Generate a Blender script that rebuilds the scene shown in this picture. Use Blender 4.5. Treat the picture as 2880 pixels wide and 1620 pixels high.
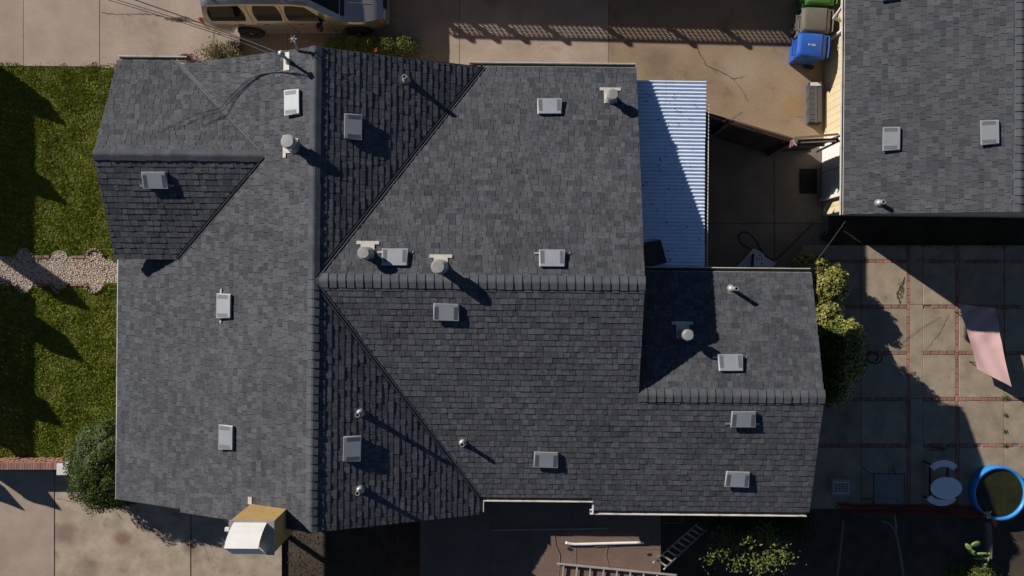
import bpy, bmesh, math, random
import numpy as np
from mathutils import Vector, Matrix
random.seed(7); RNG = np.random.default_rng(11)
for o in list(bpy.data.objects): bpy.data.objects.remove(o)
SC = bpy.context.scene
COL = SC.collection
R = math.radians

# ------------------------------------------------------------------ camera
CAMH, F = 20.0, 1920.0                       # drone height (m), focal length in px of a 2880 px wide frame
cam = bpy.data.cameras.new('camera'); camo = bpy.data.objects.new('camera', cam); COL.objects.link(camo)
cam.sensor_width = 36.0; cam.lens = 36.0 * F / 2880.0
camo.location = (0, 0, CAMH); camo.rotation_euler = (0, 0, 0)
cam.clip_start = 0.1; cam.clip_end = 1000.0
SC.camera = camo
SC.render.resolution_x, SC.render.resolution_y = 1024, 576

# ------------------------------------------------------------------ sky, sun, exposure
SUN_EL, SUN_DX, SUN_DY = R(23.2), 0.823, -0.568      # direction in which shadows fall on the ground
world = bpy.data.worlds.new('World'); SC.world = world; world.use_nodes = True
wn = world.node_tree.nodes; wl = world.node_tree.links
for n in list(wn): wn.remove(n)
sky = wn.new('ShaderNodeTexSky'); sky.sky_type = 'NISHITA'; sky.sun_disc = False
sky.sun_elevation = SUN_EL; sky.sun_rotation = math.atan2(-SUN_DX, -SUN_DY)
sky.air_density = 0.55; sky.dust_density = 0.0; sky.ozone_density = 1.5
bg = wn.new('ShaderNodeBackground'); bg.inputs['Strength'].default_value = 0.05
wo = wn.new('ShaderNodeOutputWorld')
wl.new(sky.outputs[0], bg.inputs[0]); wl.new(bg.outputs[0], wo.inputs[0])
sl = bpy.data.lights.new('sun', 'SUN'); sl.energy = 5.0; sl.angle = R(0.5); sl.color = (1.0, 0.92, 0.83)
so = bpy.data.objects.new('sun', sl); COL.objects.link(so)
sdir = Vector((SUN_DX * math.cos(SUN_EL), SUN_DY * math.cos(SUN_EL), -math.sin(SUN_EL)))
so.rotation_euler = sdir.to_track_quat('-Z', 'Y').to_euler(); so.location = (-20, 14, 15)
SC.view_settings.view_transform = 'Standard'; SC.view_settings.look = 'None'
SC.view_settings.exposure = 0.35; SC.view_settings.gamma = 1.0

# ------------------------------------------------------------------ plan <-> photograph
def W(px, py, z=0.0):
    d = CAMH - z
    return Vector(((px - 1440) / F * d, -(py - 810) / F * d, z))
TH = R(-0.55); CT, ST = math.cos(TH), math.sin(TH)
def toL(v): return Vector((v[0] * CT + v[1] * ST, -v[0] * ST + v[1] * CT, v[2]))      # world -> house axes
def Lp(px, py, z): return toL(W(px, py, z))

# ------------------------------------------------------------------ materials
MATS = {}
def nmath(nt, op, a, b=None, clamp=False):
    n = nt.nodes.new('ShaderNodeMath'); n.operation = op; n.use_clamp = clamp
    for i, v in enumerate((a, b)):
        if v is None: continue
        if isinstance(v, (int, float)): n.inputs[i].default_value = v
        else: nt.links.new(v, n.inputs[i])
    return n.outputs[0]
def nmix(nt, fac, a, b, blend='MIX'):
    n = nt.nodes.new('ShaderNodeMix'); n.data_type = 'RGBA'; n.blend_type = blend
    for s, v in ((n.inputs[0], fac), (n.inputs[6], a), (n.inputs[7], b)):
        if isinstance(v, (int, float)): s.default_value = v
        elif isinstance(v, tuple): s.default_value = (v[0], v[1], v[2], 1)
        else: nt.links.new(v, s)
    return n.outputs[2]
def nnoise(nt, scale, detail=4, rough=0.55, vec=None):
    n = nt.nodes.new('ShaderNodeTexNoise'); n.inputs['Scale'].default_value = scale
    n.inputs['Detail'].default_value = detail; n.inputs['Roughness'].default_value = rough
    if vec is not None: nt.links.new(vec, n.inputs['Vector'])
    return n.outputs['Fac']
def nramp(nt, fac, a, b):
    n = nt.nodes.new('ShaderNodeMapRange'); n.inputs[1].default_value = a; n.inputs[2].default_value = b
    nt.links.new(fac, n.inputs[0]); return n.outputs[0]
def mat(name, c1, c2=None, scale=3.0, rough=0.8, metallic=0.0, bump=0.0, bscale=60.0, tone=False, fine=0.0,
        coat=0.0, spec=0.5, trans=0.0, objrand=0.0, stain=None, stain_scale=0.6, stain_lo=0.55, crack=0.0, aniso=None, alpha=1.0, spots=()):
    m = bpy.data.materials.new(name); m.use_nodes = True; nt = m.node_tree
    b = nt.nodes['Principled BSDF']; MATS[name] = m
    geo = nt.nodes.new('ShaderNodeNewGeometry'); pos = geo.outputs['Position']
    if aniso:
        mp = nt.nodes.new('ShaderNodeMapping'); mp.inputs['Scale'].default_value = aniso; nt.links.new(pos, mp.inputs[0]); vec = mp.outputs[0]
    else: vec = pos
    c2 = c2 or c1
    fac = nramp(nt, nnoise(nt, scale, 5, 0.6, vec), 0.3, 0.7)
    if tone:
        at = nt.nodes.new('ShaderNodeAttribute'); at.attribute_name = 'tone'
        fac = nmath(nt, 'ADD', nmath(nt, 'MULTIPLY', fac, 0.3), nmath(nt, 'MULTIPLY', at.outputs['Fac'], 0.7), True)
    col = nmix(nt, fac, c1, c2)
    if tone:
        hue = nmath(nt, 'FRACT', nmath(nt, 'MULTIPLY', at.outputs['Fac'], 7.31))
        col = nmix(nt, nmath(nt, 'MULTIPLY', hue, 0.16), col, (c2[0] * 1.25, c2[1] * 0.9, c2[2] * 0.8))
    if stain:
        s = nramp(nt, nnoise(nt, stain_scale, 6, 0.65, vec), stain_lo, stain_lo + 0.15)
        col = nmix(nt, nmath(nt, 'MULTIPLY', s, 0.75, True), col, stain)
        s2 = nramp(nt, nnoise(nt, 14, 3, 0.7, vec), 0.68, 0.74)
        col = nmix(nt, nmath(nt, 'MULTIPLY', s2, 0.5, True), col, tuple(x * 0.5 for x in stain))
    for (sx, sy, sr, sc_) in spots:
        dv = nt.nodes.new('ShaderNodeVectorMath'); dv.operation = 'DISTANCE'; nz_ = nt.nodes.new('ShaderNodeTexNoise'); nz_.inputs['Scale'].default_value = 2.5; nz_.inputs['Detail'].default_value = 5
        nt.links.new(pos, nz_.inputs['Vector']); av = nt.nodes.new('ShaderNodeVectorMath'); av.operation = 'MULTIPLY_ADD'; nt.links.new(nz_.outputs['Color'], av.inputs[0]); av.inputs[1].default_value = (sr, sr, 0); nt.links.new(pos, av.inputs[2])
        nt.links.new(av.outputs[0], dv.inputs[0]); dv.inputs[1].default_value = (sx + sr * .5, sy + sr * .5, 0.03)
        col = nmix(nt, nmath(nt, 'MULTIPLY', nramp(nt, dv.outputs['Value'], sr, sr * .35), .7, True), col, sc_)
    if crack:
        wv = nt.nodes.new('ShaderNodeVectorMath'); wv.operation = 'ADD'
        nz = nt.nodes.new('ShaderNodeTexNoise'); nz.inputs['Scale'].default_value = 1.6; nz.inputs['Detail'].default_value = 6
        nt.links.new(pos, nz.inputs['Vector']); nt.links.new(pos, wv.inputs[0]); nt.links.new(nz.outputs['Color'], wv.inputs[1])
        vo = nt.nodes.new('ShaderNodeTexVoronoi'); vo.feature = 'DISTANCE_TO_EDGE'; vo.inputs['Scale'].default_value = 0.45
        nt.links.new(wv.outputs[0], vo.inputs['Vector'])
        ck = nramp(nt, vo.outputs['Distance'], 0.006, 0.0)
        gate = nramp(nt, nnoise(nt, 0.35, 2), 0.50, 0.60)
        col = nmix(nt, nmath(nt, 'MULTIPLY', nmath(nt, 'MULTIPLY', ck, gate, True), crack, True), col, tuple(x * 0.3 for x in c1))
    if fine:
        f = nnoise(nt, 130, 3, 0.8)
        col = nmix(nt, fine, col, nmix(nt, nramp(nt, f, 0.35, 0.65), (0, 0, 0), (1, 1, 1)), 'OVERLAY')
    if objrand:
        oi = nt.nodes.new('ShaderNodeObjectInfo')
        v = nmath(nt, 'ADD', nmath(nt, 'MULTIPLY', oi.outputs['Random'], objrand), 1 - objrand / 2)
        cv = nt.nodes.new('ShaderNodeCombineColor')
        for i in range(3): nt.links.new(v, cv.inputs[i])
        col = nmix(nt, 1.0, col, cv.outputs[0], 'MULTIPLY')
    nt.links.new(col, b.inputs['Base Color'])
    b.inputs['Roughness'].default_value = rough; b.inputs['Metallic'].default_value = metallic
    b.inputs['Specular IOR Level'].default_value = spec
    b.inputs['Coat Weight'].default_value = coat; b.inputs['Coat Roughness'].default_value = 0.06
    if alpha < 1: b.inputs['Alpha'].default_value = alpha
    if trans:
        tr = nt.nodes.new('ShaderNodeBsdfTranslucent'); nt.links.new(col, tr.inputs[0])
        mx = nt.nodes.new('ShaderNodeMixShader'); mx.inputs[0].default_value = trans
        nt.links.new(b.outputs[0], mx.inputs[1]); nt.links.new(tr.outputs[0], mx.inputs[2])
        nt.links.new(mx.outputs[0], nt.nodes['Material Output'].inputs[0])
    if bump:
        bn = nt.nodes.new('ShaderNodeBump'); bn.inputs['Strength'].default_value = bump; bn.inputs['Distance'].default_value = 0.02
        nt.links.new(nnoise(nt, bscale, 5, 0.7, vec), bn.inputs['Height']); nt.links.new(bn.outputs[0], b.inputs['Normal'])
    return m
mat('shingle', (0.044, 0.050, 0.060), (0.104, 0.112, 0.127), 0.45, 0.92, tone=True, fine=0.28, bump=0.15, bscale=150, spec=0.2)
mat('shingle_cap', (0.070, 0.077, 0.088), (0.105, 0.113, 0.126), 5, 0.92, fine=0.5, bump=0.35, bscale=220, objrand=0.2, spec=0.2)
mat('underlay', (0.012, 0.012, 0.014), rough=0.95)
mat('valley_metal', (0.040, 0.043, 0.050), (0.060, 0.064, 0.072), 6, 0.7)
mat('gutter_white', (0.62, 0.61, 0.57), (0.50, 0.48, 0.43), 3, 0.5, stain=(0.25, 0.22, 0.17), stain_scale=3)
mat('gutter_dirty', (0.09, 0.085, 0.075), (0.05, 0.048, 0.044), 8, 0.9)
mat('vent_metal', (0.31, 0.335, 0.36), (0.27, 0.295, 0.32), 3, 0.55, metallic=0.2, fine=0.08, objrand=0.16, stain=(0.24, 0.25, 0.26), stain_scale=5, stain_lo=0.58)
mat('vent_grille', (0.10, 0.105, 0.12), (0.14, 0.145, 0.16), 20, 0.6)
mat('galvanised', (0.46, 0.46, 0.44), (0.36, 0.36, 0.35), 9, 0.5, metallic=0.45, fine=0.15)
mat('pale_flashing', (0.52, 0.50, 0.44), (0.40, 0.39, 0.35), 9, 0.6, stain=(0.22, 0.20, 0.16), stain_scale=5)
mat('dark_hole', (0.006, 0.006, 0.007), rough=0.9)
mat('tan_stucco', (0.44, 0.29, 0.10), (0.36, 0.235, 0.085), 5, 0.9, bump=0.5, bscale=90, stain=(0.22, 0.15, 0.07), stain_scale=2.2, stain_lo=0.6)
mat('house_stucco', (0.36, 0.27, 0.15), (0.31, 0.23, 0.13), 4, 0.9, bump=0.4, bscale=90)
mat('siding', (0.60, 0.51, 0.33), (0.54, 0.45, 0.29), 5, 0.75, objrand=0.1, stain=(0.34, 0.28, 0.18), stain_scale=2.5, stain_lo=0.62)
mat('white_paint', (0.72, 0.72, 0.70), (0.62, 0.62, 0.60), 4, 0.5, stain=(0.38, 0.36, 0.32), stain_scale=3, stain_lo=0.63)
mat('white_sheet', (0.68, 0.67, 0.66), (0.60, 0.59, 0.58), 2.5, 0.5, stain=(0.45, 0.42, 0.38), stain_scale=4, stain_lo=0.66)
mat('corrugated', (0.70, 0.79, 0.94), (0.60, 0.70, 0.87), 2.5, 0.4, metallic=0.1, objrand=0.10, stain=(0.25, 0.24, 0.23), stain_scale=5, stain_lo=0.60, aniso=(1, 4, 1))
mat('plywood_dark', (0.060, 0.050, 0.040), (0.045, 0.038, 0.030), 5, 0.9)
CONC = dict(rough=0.9, bump=0.10, bscale=30, fine=0.10)
mat('concrete', (0.40, 0.32, 0.255), (0.29, 0.23, 0.18), 1.1, objrand=0.10, stain=(0.17, 0.125, 0.09), stain_scale=0.8, stain_lo=0.60, crack=0.8, **CONC)
mat('concrete_tan', (0.305, 0.225, 0.150), (0.235, 0.170, 0.110), 0.9, objrand=0.08, stain=(0.15, 0.105, 0.07), stain_scale=0.9, stain_lo=0.58, crack=0.8, spots=((W(1850, 170).x, W(1850, 170).y, .6, (0.16, 0.12, 0.085)), (W(2080, 200).x, W(2080, 200).y, .7, (0.33, 0.27, 0.20)), (W(2230, 300).x, W(2230, 300).y, .5, (0.27, 0.17, 0.08))), **CONC)
mat('concrete_old', (0.44, 0.365, 0.285), (0.26, 0.205, 0.15), 1.8, objrand=0.12, stain=(0.13, 0.085, 0.05), stain_scale=1.9, stain_lo=0.57, crack=0.8, spots=((W(345, 1512).x, W(345, 1512).y, .32, (0.14, 0.07, 0.04)), (W(185, 1500).x, W(185, 1500).y, .45, (0.16, 0.115, 0.08)), (W(535, 1535).x, W(535, 1535).y, .35, (0.15, 0.10, 0.07)), (W(250, 1600).x, W(250, 1600).y, .5, (0.19, 0.15, 0.11))), **CONC)
mat('patio_concrete', (0.35, 0.285, 0.21), (0.22, 0.18, 0.13), 2.2, objrand=0.22, stain=(0.11, 0.09, 0.065), stain_scale=2.0, stain_lo=0.6, crack=0.5, **CONC)
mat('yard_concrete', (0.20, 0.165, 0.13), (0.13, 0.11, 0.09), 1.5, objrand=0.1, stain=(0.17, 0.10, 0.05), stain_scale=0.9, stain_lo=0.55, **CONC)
mat('brick', (0.33, 0.165, 0.125), (0.25, 0.125, 0.095), 9, 0.9, stain=(0.20, 0.155, 0.12), stain_scale=4, stain_lo=0.52, objrand=0.4, bump=0.4, bscale=90, fine=0.2)
mat('mortar', (0.20, 0.17, 0.145), (0.15, 0.13, 0.11), 9, 0.95)
mat('soil', (0.075, 0.055, 0.038), (0.045, 0.034, 0.025), 2.5, 0.98, bump=0.8, bscale=14, fine=0.3)
mat('lawn_soil', (0.09, 0.11, 0.022), (0.12, 0.10, 0.04), 2.0, 0.98, bump=0.6, bscale=20)
mat('grass', (0.085, 0.160, 0.010), (0.33, 0.36, 0.042), 1.3, 0.75, tone=True, trans=0.15, spec=0.2)
mat('gravel', (0.40, 0.335, 0.275), (0.74, 0.67, 0.58), 6, 0.85, tone=True)
mat('gravel_base', (0.20, 0.17, 0.14), (0.14, 0.12, 0.10), 30, 0.95)
mat('edging_stone', (0.26, 0.20, 0.16), (0.20, 0.15, 0.12), 9, 0.9, objrand=0.35, bump=0.5, bscale=60)
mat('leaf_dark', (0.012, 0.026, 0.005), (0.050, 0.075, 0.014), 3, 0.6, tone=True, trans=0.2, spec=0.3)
mat('leaf_hedge', (0.036, 0.075, 0.010), (0.125, 0.175, 0.028), 3, 0.65, tone=True, trans=0.2, spec=0.3)
mat('leaf_yellow_lit', (0.10, 0.12, 0.02), (0.36, 0.35, 0.10), 3, 0.4, tone=True, trans=0.2, spec=0.5)  # yellow-green leaf tone, also stands in for sunlight on the wing shrubs
mat('leaf_bright', (0.05, 0.09, 0.012), (0.20, 0.24, 0.045), 3, 0.5, tone=True, trans=0.3, spec=0.4)
mat('leaf_weed', (0.07, 0.085, 0.015), (0.22, 0.19, 0.06), 3, 0.7, tone=True, trans=0.25)
mat('leaf_red', (0.11, 0.018, 0.010), (0.17, 0.035, 0.018), 3, 0.6, tone=True, trans=0.2)
mat('flower_purple', (0.10, 0.055, 0.105), (0.16, 0.10, 0.17), 5, 0.8, tone=True, trans=0.2)
mat('flower_red', (0.45, 0.03, 0.02), rough=0.6)
mat('leaf_litter', (0.05, 0.032, 0.018), (0.10, 0.065, 0.038), 5, 0.9, tone=True)
mat('bark', (0.085, 0.060, 0.042), (0.055, 0.04, 0.03), 12, 0.95, bump=0.8, bscale=40)
mat('cactus_green', (0.16, 0.24, 0.07), (0.11, 0.19, 0.055), 6, 0.6)
mat('car_paint', (0.50, 0.475, 0.445), (0.48, 0.455, 0.425), 1.5, 0.3, metallic=0.75, coat=1.0)
mat('car_glass', (0.006, 0.007, 0.008), rough=0.05, spec=0.35)
mat('car_trim', (0.018, 0.018, 0.020), rough=0.6)
mat('rubber', (0.014, 0.014, 0.015), (0.022, 0.022, 0.022), 20, 0.85)
mat('alloy', (0.45, 0.45, 0.44), (0.36, 0.36, 0.35), 20, 0.35, metallic=0.8)
mat('lamp_red', (0.30, 0.012, 0.010), rough=0.15, coat=0.5)
mat('lamp_amber', (0.55, 0.12, 0.015), rough=0.15, coat=0.5)
mat('lamp_clear', (0.55, 0.56, 0.58), rough=0.1, coat=0.5)
mat('bin_blue', (0.010, 0.075, 0.36), (0.014, 0.095, 0.42), 4, 0.5, stain=(0.12, 0.17, 0.30), stain_scale=6, stain_lo=0.62)
mat('bin_grey', (0.105, 0.098, 0.085), (0.13, 0.12, 0.105), 4, 0.6, stain=(0.17, 0.15, 0.12), stain_scale=5, stain_lo=0.6)
mat('bin_green', (0.035, 0.13, 0.02), (0.05, 0.17, 0.03), 4, 0.55, stain=(0.10, 0.14, 0.05), stain_scale=5, stain_lo=0.6)
mat('faded_print', (0.45, 0.50, 0.58), rough=0.8)
mat('fence_wood', (0.085, 0.048, 0.035), (0.055, 0.032, 0.025), 5, 0.9, objrand=0.4, aniso=(6, 6, 0.8), bump=0.4, bscale=20)
mat('grey_wood', (0.20, 0.165, 0.13), (0.13, 0.11, 0.09), 6, 0.9, objrand=0.25, bump=0.4, bscale=30)
mat('red_wood', (0.24, 0.085, 0.045), (0.17, 0.06, 0.035), 6, 0.9)
mat('torn_plastic', (0.45, 0.22, 0.20), (0.35, 0.30, 0.28), 12, 0.7)
mat('roll_roofing', (0.185, 0.122, 0.094), (0.14, 0.092, 0.07), 1.8, 0.95, fine=0.45, bump=0.3, bscale=120, stain=(0.185, 0.135, 0.105), stain_scale=1.6, stain_lo=0.58)
mat('ladder_metal', (0.52, 0.50, 0.46), (0.40, 0.38, 0.34), 5, 0.5, metallic=0.35)
mat('dark_frame', (0.02, 0.022, 0.026), rough=0.5, metallic=0.3)
mat('table_glass', (0.16, 0.20, 0.22), rough=0.2, spec=0.5, alpha=0.30)
mat('white_plastic', (0.80, 0.80, 0.82), (0.74, 0.74, 0.77), 3, 0.4)
mat('crate_plastic', (0.42, 0.40, 0.37), (0.36, 0.34, 0.31), 4, 0.6)
mat('pool_blue', (0.03, 0.26, 0.66), (0.02, 0.21, 0.58), 3, 0.35, stain=(0.10, 0.25, 0.42), stain_scale=7, stain_lo=0.6)
mat('pool_water', (0.010, 0.013, 0.006), (0.030, 0.032, 0.010), 1.6, 0.05, spec=0.6)
mat('pink_cloth', (0.60, 0.40, 0.385), (0.53, 0.34, 0.33), 2.5, 0.9, bump=0.25, bscale=18)
mat('black_hose', (0.010, 0.010, 0.012), rough=0.45)
mat('cable', (0.10, 0.095, 0.09), (0.06, 0.06, 0.06), 20, 0.7)
mat('netting', (0.20, 0.032, 0.016), (0.14, 0.024, 0.014), 5, 0.8)
mat('orange_cloth', (0.42, 0.07, 0.03), (0.34, 0.055, 0.025), 6, 0.8)
mat('rope', (0.50, 0.42, 0.27), (0.40, 0.33, 0.2), 20, 0.9)
mat('box_white', (0.58, 0.58, 0.60), (0.52, 0.52, 0.54), 5, 0.7)
mat('box_blue', (0.012, 0.020, 0.11), rough=0.6)
mat('print_ink', (0.03, 0.035, 0.08), rough=0.7)
mat('sheet_foam', (0.50, 0.52, 0.58), (0.42, 0.44, 0.5), 4, 0.7)
mat('mat_black', (0.010, 0.010, 0.010), (0.016, 0.015, 0.014), 20, 0.95)

# ------------------------------------------------------------------ mesh helpers
class MB:
    """collects simple shapes; build() links them as ONE mesh object"""
    def __init__(s): s.v = []; s.f = []; s.t = []
    def add(s, verts, faces, tone=0.5):
        o = len(s.v); s.v += [tuple(v) for v in verts]; s.f += [tuple(i + o for i in f) for f in faces]; s.t += [tone] * len(faces); return s
    def box(s, x0, x1, y0, y1, z0, z1, M=None):
        vs = [Vector((x, y, z)) for z in (z0, z1) for y in (y0, y1) for x in (x0, x1)]
        if M is not None: vs = [M @ v for v in vs]
        return s.add(vs, [(0, 2, 3, 1), (4, 5, 7, 6), (0, 1, 5, 4), (2, 6, 7, 3), (0, 4, 6, 2), (1, 3, 7, 5)])
    def prism(s, poly, z0, z1):
        """poly: list of (x,y) counter-clockwise; z0/z1 numbers or functions of (x,y)"""
        f0 = z0 if callable(z0) else (lambda x, y: z0); f1 = z1 if callable(z1) else (lambda x, y: z1)
        n = len(poly); vs = [(x, y, f0(x, y)) for x, y in poly] + [(x, y, f1(x, y)) for x, y in poly]
        return s.add(vs, [tuple(range(n - 1, -1, -1)), tuple(range(n, 2 * n))] + [(i, (i + 1) % n, n + (i + 1) % n, n + i) for i in range(n)])
    def bar(s, a, b, w, h, up=(0, 0, 1)):
        a, b = Vector(a), Vector(b); d = (b - a); L = d.length; d.normalize(); u = Vector(up)
        if abs(d.dot(u)) > 0.99: u = Vector((1, 0, 0))
        r = d.cross(u).normalized(); u = r.cross(d)
        vs = [p + r * (w / 2 * i) + u * (h / 2 * j) for p in (a, b) for i, j in ((-1, -1), (1, -1), (1, 1), (-1, 1))]
        return s.add(vs, [(3, 2, 1, 0), (4, 5, 6, 7), (0, 1, 5, 4), (1, 2, 6, 5), (2, 3, 7, 6), (3, 0, 4, 7)])
    def tube(s, pts, r, n=8, cap=True):
        pts = [Vector(p) for p in pts]; rs = r if isinstance(r, (list, tuple)) else [r] * len(pts); ring = []
        for i, p in enumerate(pts):
            d = (pts[min(i + 1, len(pts) - 1)] - pts[max(i - 1, 0)]).normalized()
            u = Vector((0, 0, 1)) if abs(d.z) < 0.95 else Vector((1, 0, 0))
            a = d.cross(u).normalized(); b = a.cross(d)
            ring.append([p + a * (rs[i] * math.cos(2 * math.pi * k / n)) - b * (rs[i] * math.sin(2 * math.pi * k / n)) for k in range(n)])
        vs = [v for rg in ring for v in rg]; fs = []
        for i in range(len(pts) - 1):
            for k in range(n):
                fs.append((i * n + k, i * n + (k + 1) % n, (i + 1) * n + (k + 1) % n, (i + 1) * n + k))
        if cap: fs += [tuple(range(n - 1, -1, -1)), tuple((len(pts) - 1) * n + k for k in range(n))]
        return s.add(vs, fs)
    def lathe(s, prof, c=(0, 0, 0), n=24, M=None):
        """prof: (radius, z) from bottom to top, turned about z at c"""
        vs = []; fs = []; c = Vector(c)
        for r, z in prof:
            for k in range(n):
                v = Vector((r * math.cos(2 * math.pi * k / n), r * math.sin(2 * math.pi * k / n), z))
                vs.append((M @ v if M is not None else v) + c)
        for i in range(len(prof) - 1):
            for k in range(n): fs.append((i * n + k, i * n + (k + 1) % n, (i + 1) * n + (k + 1) % n, (i + 1) * n + k))
        fs += [tuple(range(n - 1, -1, -1)), tuple((len(prof) - 1) * n + k for k in range(n))]
        return s.add(vs, fs)
    def build(s, name, m, parent=None, smooth=False, bevel=0.0, origin=None):
        off = Vector(origin) if origin is not None else (Vector(parent['_o']) if parent is not None and '_o' in parent.keys() else Vector((0, 0, 0)))
        me = bpy.data.meshes.new(name); me.from_pydata([tuple(Vector(v) - off) for v in s.v], [], s.f)
        me.materials.append(MATS[m])
        at = me.attributes.new('tone', 'FLOAT', 'FACE'); at.data.foreach_set('value', s.t)
        if smooth:
            me.polygons.foreach_set('use_smooth', [True] * len(me.polygons))
        o = bpy.data.objects.new(name, me); COL.objects.link(o)
        if bevel:
            b = o.modifiers.new('bevel', 'BEVEL'); b.width = bevel; b.segments = 2; b.limit_method = 'ANGLE'
        if parent is not None:
            o.parent = parent; o['_o'] = tuple(off)
        else: o.location = off
        return o
def mesh_np(name, V, Fc, m, parent=None, tone=None, off=(0, 0, 0)):
    """fast mesh from arrays: V (n,3), Fc (m,k)"""
    me = bpy.data.meshes.new(name); n, k = Fc.shape
    me.vertices.add(len(V)); me.vertices.foreach_set('co', (V - np.array(off)).astype(np.float32).ravel())
    me.loops.add(n * k); me.loops.foreach_set('vertex_index', Fc.astype(np.int32).ravel())
    me.polygons.add(n); me.polygons.foreach_set('loop_start', np.arange(0, n * k, k, dtype=np.int32))
    me.update(calc_edges=True); me.materials.append(MATS[m])
    if tone is not None:
        at = me.attributes.new('tone', 'FLOAT', 'FACE'); at.data.foreach_set('value', tone.astype(np.float32))
    o = bpy.data.objects.new(name, me); COL.objects.link(o)
    if parent is not None: o.parent = parent
    else: o.location = off
    return o
def thing(name, label, cat, loc=(0, 0, 0), group=None, rotz=0.0):
    o = bpy.data.objects.new(name, None); COL.objects.link(o); o.empty_display_size = 0.2
    o.location = loc; o.rotation_euler = (0, 0, rotz); o['label'] = label; o['category'] = cat; o['_o'] = tuple(loc)
    if group: o['group'] = group
    return o
def tag(o, label, cat, group=None):
    o['label'] = label; o['category'] = cat
    if group: o['group'] = group
    return o
def struct(o): o['kind'] = 'structure'; return o
def stuff(o): o['kind'] = 'stuff'; return o
def chaikin(p, n=2, closed=False):
    p = [Vector(q) for q in p]
    for _ in range(n):
        q = [] if closed else [p[0]]
        for i in range(len(p) if closed else len(p) - 1):
            a, b = p[i], p[(i + 1) % len(p)]; q += [a * 0.75 + b * 0.25, a * 0.25 + b * 0.75]
        if not closed: q.append(p[-1])
        p = q
    return p
def clip_poly(sub, quad):
    """sub (any polygon) clipped by a convex counter-clockwise quad"""
    out = sub
    for i in range(len(quad)):
        a, b = quad[i], quad[(i + 1) % len(quad)]
        if not out: return []
        ex, ey = b[0] - a[0], b[1] - a[1]; inp = out; out = []
        d = [ex * (p[1] - a[1]) - ey * (p[0] - a[0]) for p in inp]
        for j in range(len(inp)):
            k = (j + 1) % len(inp); p, q = inp[j], inp[k]
            if d[j] >= 0: out.append(p)
            if (d[j] >= 0) != (d[k] >= 0):
                t = d[j] / (d[j] - d[k]); out.append((p[0] + t * (q[0] - p[0]), p[1] + t * (q[1] - p[1])))
    return out
def area(p): return 0.5 * sum(p[i][0] * p[(i + 1) % len(p)][1] - p[(i + 1) % len(p)][0] * p[i][1] for i in range(len(p)))

# ------------------------------------------------------------------ ground, drives, patio
g = MB(); g.add([(-150, -150, -0.06), (150, -150, -0.06), (150, 150, -0.06), (-150, 150, -0.06)], [(0, 1, 2, 3)])
struct(g.build('ground', 'soil'))
def sheet(name, m, pts, z, zb=None):
    b = MB(); b.prism(pts, -0.055 if zb is None else zb, z); return struct(b.build(name, m))
def pxy(pts, z=0.0): return [tuple(W(x, y, z)[:2]) for x, y in pts][::-1]
def slabs(name, m, base_m, outline, polys, z=0.03, gap=0.012, jitter=0.004):
    """a paved surface: bedding sheet with one slab object per cast panel"""
    base = MB(); base.prism(pxy(outline), -0.05, z - 0.035); root = struct(base.build(name, base_m))
    for p in polys:
        q = pxy(p); cx = sum(a for a, _ in q) / len(q); cy = sum(b for _, b in q) / len(q); r = []
        n = len(q)
        for i in range(n):       # shrink every edge by half the joint
            a, b, c = Vector(q[i - 1]), Vector(q[i]), Vector(q[(i + 1) % n])
            e1 = (b - a).normalized(); e2 = (c - b).normalized(); n1 = Vector((-e1.y, e1.x)); n2 = Vector((-e2.y, e2.x))
            bi = (n1 + n2); k = gap / 2 / max(0.2, bi.dot(n1)); r.append(tuple(b + bi * k))
        dz = random.uniform(-jitter, jitter)
        s = MB(); s.prism(r, z - 0.03, z + dz); s.build('slab', m, root, bevel=0.006)
    return root
# top driveway, running off towards the street on the left
drive = slabs('driveway', 'concrete', 'mortar', [(-420, -520), (1795, -520), (1795, 330), (560, 330), (335, 188), (-420, 184)],
      [[(-420, -520), (-150, -520), (-150, 186), (-420, 184)], [(-150, -520), (68, -520), (68, 187), (-150, 186)],
       [(68, -520), (282, -520), (282, 189), (68, 187)], [(282, -520), (810, -520), (810, 300), (282, 189)],
       [(810, -520), (1293, -520), (1293, 330), (810, 300)], [(1293, -520), (1711, -520), (1711, 330), (1293, 330)]])
drive2 = slabs('rear_driveway', 'concrete_tan', 'mortar', [(1711, -520), (2330, -520), (2330, 440), (1711, 440)],
      [[(1711, -520), (2330, -520), (2330, 412), (1960, 372), (1711, 350)]], z=0.034)
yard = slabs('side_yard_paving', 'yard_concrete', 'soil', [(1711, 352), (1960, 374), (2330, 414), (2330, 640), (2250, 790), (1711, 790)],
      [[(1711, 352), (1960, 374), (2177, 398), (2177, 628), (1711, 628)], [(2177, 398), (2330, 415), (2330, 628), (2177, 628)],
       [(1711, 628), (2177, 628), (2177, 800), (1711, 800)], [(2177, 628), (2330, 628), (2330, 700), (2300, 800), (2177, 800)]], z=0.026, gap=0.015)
# front driveway bottom left
fd = slabs('front_driveway', 'concrete_old', 'soil', [(-420, 1318), (300, 1318), (780, 1440), (797, 1800), (-420, 1800)],
      [[(155, 1322), (300, 1322), (538, 1400), (538, 1800), (155, 1800)], [(538, 1400), (795, 1430), (795, 1800), (538, 1800)]], z=0.03, gap=0.03)
for p in ([(-420, 1322), (154, 1322), (154, 1481), (-420, 1479)], [(-420, 1479), (154, 1481), (154, 1800), (-420, 1800)]):
    s = MB(); s.prism(pxy(p), 0.0, 0.03); s.build('slab', 'concrete', fd, bevel=0.006)
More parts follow.
